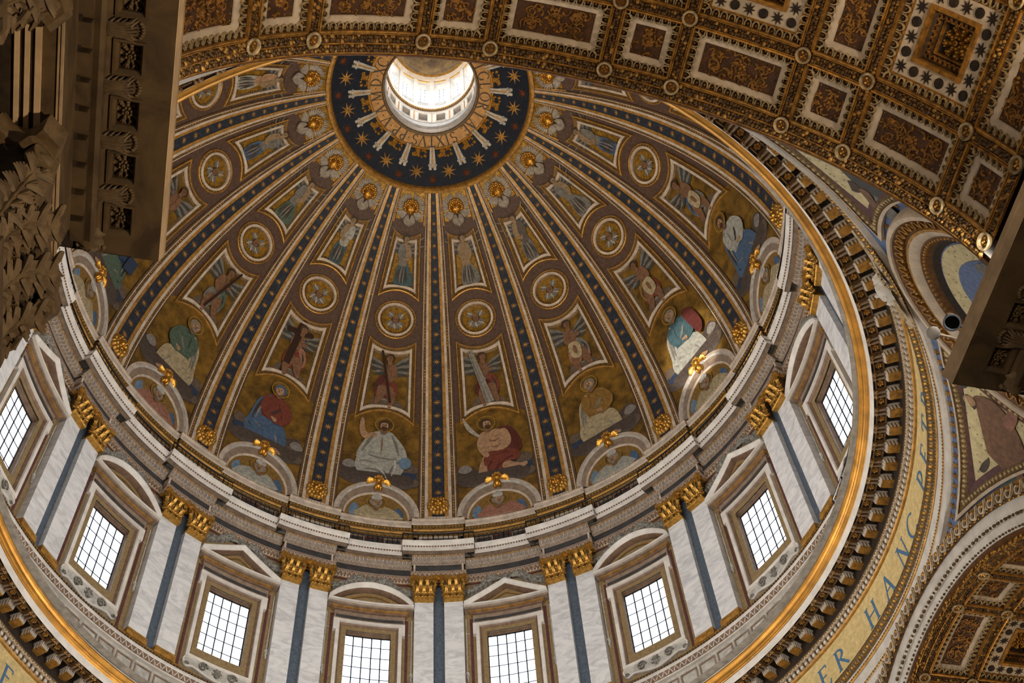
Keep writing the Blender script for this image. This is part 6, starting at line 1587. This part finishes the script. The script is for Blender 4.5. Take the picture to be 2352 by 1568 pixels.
# ------------------------------------------------------------------ lantern above the oculus
LR = 3.6
mb = MB()
mb.add(sweep([(3.37, 95.05), (3.45, 95.6), (3.3, 95.9), (3.5, 96.3), (LR, 96.5)], 0, 360, 64), 'whitegrey'); mb.add(sweep([(LR, 96.5), (LR, 97.4)], 0, 360, 64), 'veingrey'); mb.add(sweep([(LR, 97.4), (LR-.06, 97.45), (LR-.06, 97.55), (LR, 97.6)], 0, 360, 64), 'white')
mb.add(sweep([(LR, 99.45), (LR-.05, 99.5), (LR-.05, 99.7), (LR-.1, 99.72)], 0, 360, 64), 'white'); mb.add(sweep([(LR-.1, 99.72), (LR-.22, 99.95), (LR-.24, 100.05)], 0, 360, 64), 'beadbrown'); mb.add(sweep([(LR-.24, 100.05), (LR-.3, 100.25), (LR-.3, 100.4), (LR, 100.6)], 0, 360, 64), 'white')
mb.add(sweep([(LR, 106.9), (LR-.06, 106.95), (LR-.06, 107.15)], 0, 360, 64), 'gilt'); mb.add(sweep([(LR-.06, 107.15), (LR-.2, 107.5), (LR-.24, 107.8)], 0, 360, 64), 'vaultwhite'); mb.add(sweep([(LR-.24, 107.8), (LR-.3, 108.1), (LR-.3, 108.25), (LR-.2, 108.4)], 0, 360, 64), 'goldpaint')
NL = 16; WA = 7.2; SA = 5.4
for i in range(NL):
    c = 360*(i+.5)/NL; P = 360/NL
    mb.add(sweep([(LR, 97.6), (LR, 99.45)], c+SA, c+P-SA, 4), 'white'); mb.add(sweep([(LR, 97.6), (LR, 97.8)], c-SA, c+SA, 4), 'white'); mb.add(sweep([(LR, 99.25), (LR, 99.45)], c-SA, c+SA, 4), 'white')
    mb.add(sweep([(LR, 100.5), (LR, 106.95)], c+WA, c+P-WA, 4), 'white'); mb.add(sweep([(LR-.14, 100.5), (LR-.14, 106.9)], c+P/2-2.8, c+P/2+2.8, 2), 'white')
    for s in (-1, 1): a = c+P/2+s*2.8; mb.add(([pol(a, LR-.14, 100.5), pol(a, LR, 100.5), pol(a, LR, 106.9), pol(a, LR-.14, 106.9)], [(0, 1, 2, 3)]), 'white')
    mb.add(sweep([(LR, 100.5), (LR, 102.0)], c-WA, c+WA, 4), 'veingrey')
    n = 10; vs = []
    for j in range(n+1):
        x = -WA+2*WA*j/n; z = 105.6+.7*sqrt(max(0, 1-(x/WA)**2)); vs += [pol(c+x, LR, z), pol(c+x, LR, 106.95), pol(c+x*.96, LR+.45, z-.1)]
    mb.add((vs, [(3*j, 3*j+3, 3*j+4, 3*j+1) for j in range(n)]+[(3*j, 3*j+3, 3*j+5, 3*j+2) for j in range(n)]), 'white')
    for s in (-1, 1): mb.add(([pol(c+s*WA, LR, 102), pol(c+s*WA, LR, 105.6), pol(c+s*WA*.96, LR+.45, 105.5), pol(c+s*WA*.96, LR+.45, 102)], [(0, 1, 2, 3)]), 'white')
    mb.add(([pol(c-WA, LR, 102), pol(c+WA, LR, 102), pol(c+WA*.96, LR+.45, 102.1), pol(c-WA*.96, LR+.45, 102.1)], [(0, 1, 2, 3)]), 'white')
LANT = struct('wall_lantern', mb, 30, 'bright round lantern above the oculus')
mb = MB()
for i in range(NL):
    c = 360*(i+.5)/NL; hw = LR*radians(SA)
    F = cyl_map(c, LR); mb.add(frame(rect_outline(-hw, hw, 97.8, 99.25, .4), [(-.1, 0), (-.1, .06), (-.03, .06), (0, .0), (0, -.5)]), 'white', F); mb.add(box(-.05, .05, 97.65, 99.4, -.02, .05), 'goldpaint', cyl_map(c+360/NL/2, LR))
    mb.add(grid(-hw-.02, hw+.02, 97.7, 99.3, -.5, 1, 1), 'darkslate', F)
part('square_opening', mb, LANT)
mb = MB()
for i in range(NL):
    F = cyl_map(360*(i+.5)/NL, LR); hw = LR*radians(WA)*.98
    for x in (-.15, .15): mb.add(tube([(x, 102.1, -.4), (x, 106.2, -.4)], .018, 4), 'darkiron', F)
    for z in (102.9, 103.7, 104.5, 105.3): mb.add(tube([(-hw, z, -.4), (hw, z, -.4)], .016, 4), 'darkiron', F)
    mb.add(grid(-hw, hw, 102.0, 106.4, -.44, 1, 1), 'glass', F)
part('lantern_window', mb, LANT)
orn = MB()
for i in range(120): F = cyl_map(3*i, LR-.22); orn.add(box(-.05, .05, 99.8, 100.0, -.05, .06), 'gilt', F); orn.add(bump(0, 107.95, .02, .06, .08, .1, 5, 1), 'gold', F)
part('dentil', orn, LANT, kind='stuff')
vs = []; fs = []; n = 48; m = 10
for j in range(m+1):
    a = pi/2*j/m
    for i in range(n): vs.append(pol(360*i/n, 3.42*cos(a)+.001, 108.35+5.6*sin(a)))
for j in range(m):
    for i in range(n): k = (i+1) % n; fs.append((j*n+i, j*n+k, (j+1)*n+k, (j+1)*n+i))
mb = MB(); mb.add((vs, fs), 'paintclouds'); struct('ceiling_lantern', mb, 30, 'small painted vault of clouds closing the lantern')
SF = lambda u, v, w: (lambda a, th: pol(th, (3.38-w)*cos(a), 108.35+(5.55-w)*sin(a)))(v/4.6, degrees(u/3.0)-9)
fg = Fig(SF, 1, 1, .05)
t = thing('painted_angel', 'dark winged angel painted among clouds in the lantern vault', 'painting', SF(0, 4.1, 0)); fg.oy = 4.1
for s in (-1, 1): fg.blob([(s*.15, .05), (s*.5, .28), (s*1.1, .3), (s*.9, .02), (s*.45, -.15), (s*.15, -.2)], 'clouddark')
fg.oval(0, .05, .26, .28, 'lampaint'); fg.oval(0, .0, .2, .22, 'skin'); fg.blob([(-.25, -.2), (0, -.42), (.25, -.2), (0, -.05)], 'robegrey', 3)
fg.oval(-.07, .04, .04, .025, 'shade', n=6); fg.oval(.07, .04, .04, .025, 'shade', n=6)
part('figure', fg.mb, t, SF(0, 4.1, 0))
# ------------------------------------------------------------------ small fittings
# glazed safety screen on the walkway under the fourth window on the right
t = thing('glass_barrier', 'small dark framed glass barrier on the cornice walkway under right windows', 'barrier', pol(86, 18.7, 47.2)); org = pol(86, 18.7, 47.2)
mb = MB()
for a0, a1 in ((78, 82), (82, 86), (86, 90), (90, 94)):
    for a in (a0, a1): mb.add(tube([pol(a, 18.6, 47.15), pol(a, 18.6, 48.7)], .035, 5), 'darkiron')
    for z in (47.3, 48.7): mb.add(tube([pol(a0, 18.6, z), pol(a1, 18.6, z)], .03, 5), 'darkiron')
mb.add(tube([pol(78, 18.6, 48.7), pol(78, 19.6, 48.7), pol(78, 19.6, 47.2)], .035, 5), 'darkiron'); part('frame', mb, t, org)
for a0, a1 in ((78, 82), (82, 86), (86, 90), (90, 94)):
    mb = MB(); mb.add(([pol(a0, 18.62, 47.3), pol(a1, 18.62, 47.3), pol(a1, 18.62, 48.7), pol(a0, 18.62, 48.7)], [(0, 1, 2, 3)]), 'glass'); part('pane', mb, t, org)
# projector and white dome camera fixed to the top of the right entablature
A_ = arm(168.75)
c = Vector(A_(9.3, 19.05, 28.1)); t = thing('spotlight', 'small black spotlight mounted at the right entablature edge', 'lamp', c)
ax_ = (CAMP+Vector((3, 6, 0))-c).normalized(); sx_ = ax_.cross(Vector((0, 0, 1))).normalized(); sy_ = ax_.cross(sx_)
def LF(u, v, w): q = c+sx_*u+sy_*v+ax_*w; return (q.x, q.y, q.z)
mb = MB(); mb.add(lathe([(.001, -.5), (.1, -.48), (.15, -.3), (.17, .1), (.21, .16), (.21, .2), (.17, .2), (.15, .05), (.001, .04)], 18), 'blackmatte', LF); part('housing', mb, t, c)
e_ = Vector(A_(9.6, 19.1, 27.0)); mb = MB(); mb.add(tube([c-ax_*.4, (c+e_)/2+Vector((.1, 0, 0)), e_], .035, 6), 'darkiron'); part('bracket', mb, t, c)
q = Vector(A_(8.5, 19.1, 27.2)); t = thing('security_camera', 'small white dome camera on a thin arm below the roundel', 'camera', q)
mb = MB()
for sg in (-1, 1): s_ = bump(0, 0, 0, .16, .16, .17, 12, 4); mb.add(([(x+q.x, y+q.y, q.z+sg*z) for x, y, z in s_[0]], s_[1]), 'white')
part('housing', mb, t, q, 60)
mb = MB(); mb.add(tube([q, Vector(A_(8.9, 19.1, 27.15)), Vector(A_(9.3, 19.1, 26.95))], .03, 5), 'vaultwhite'); part('arm', mb, t, q)
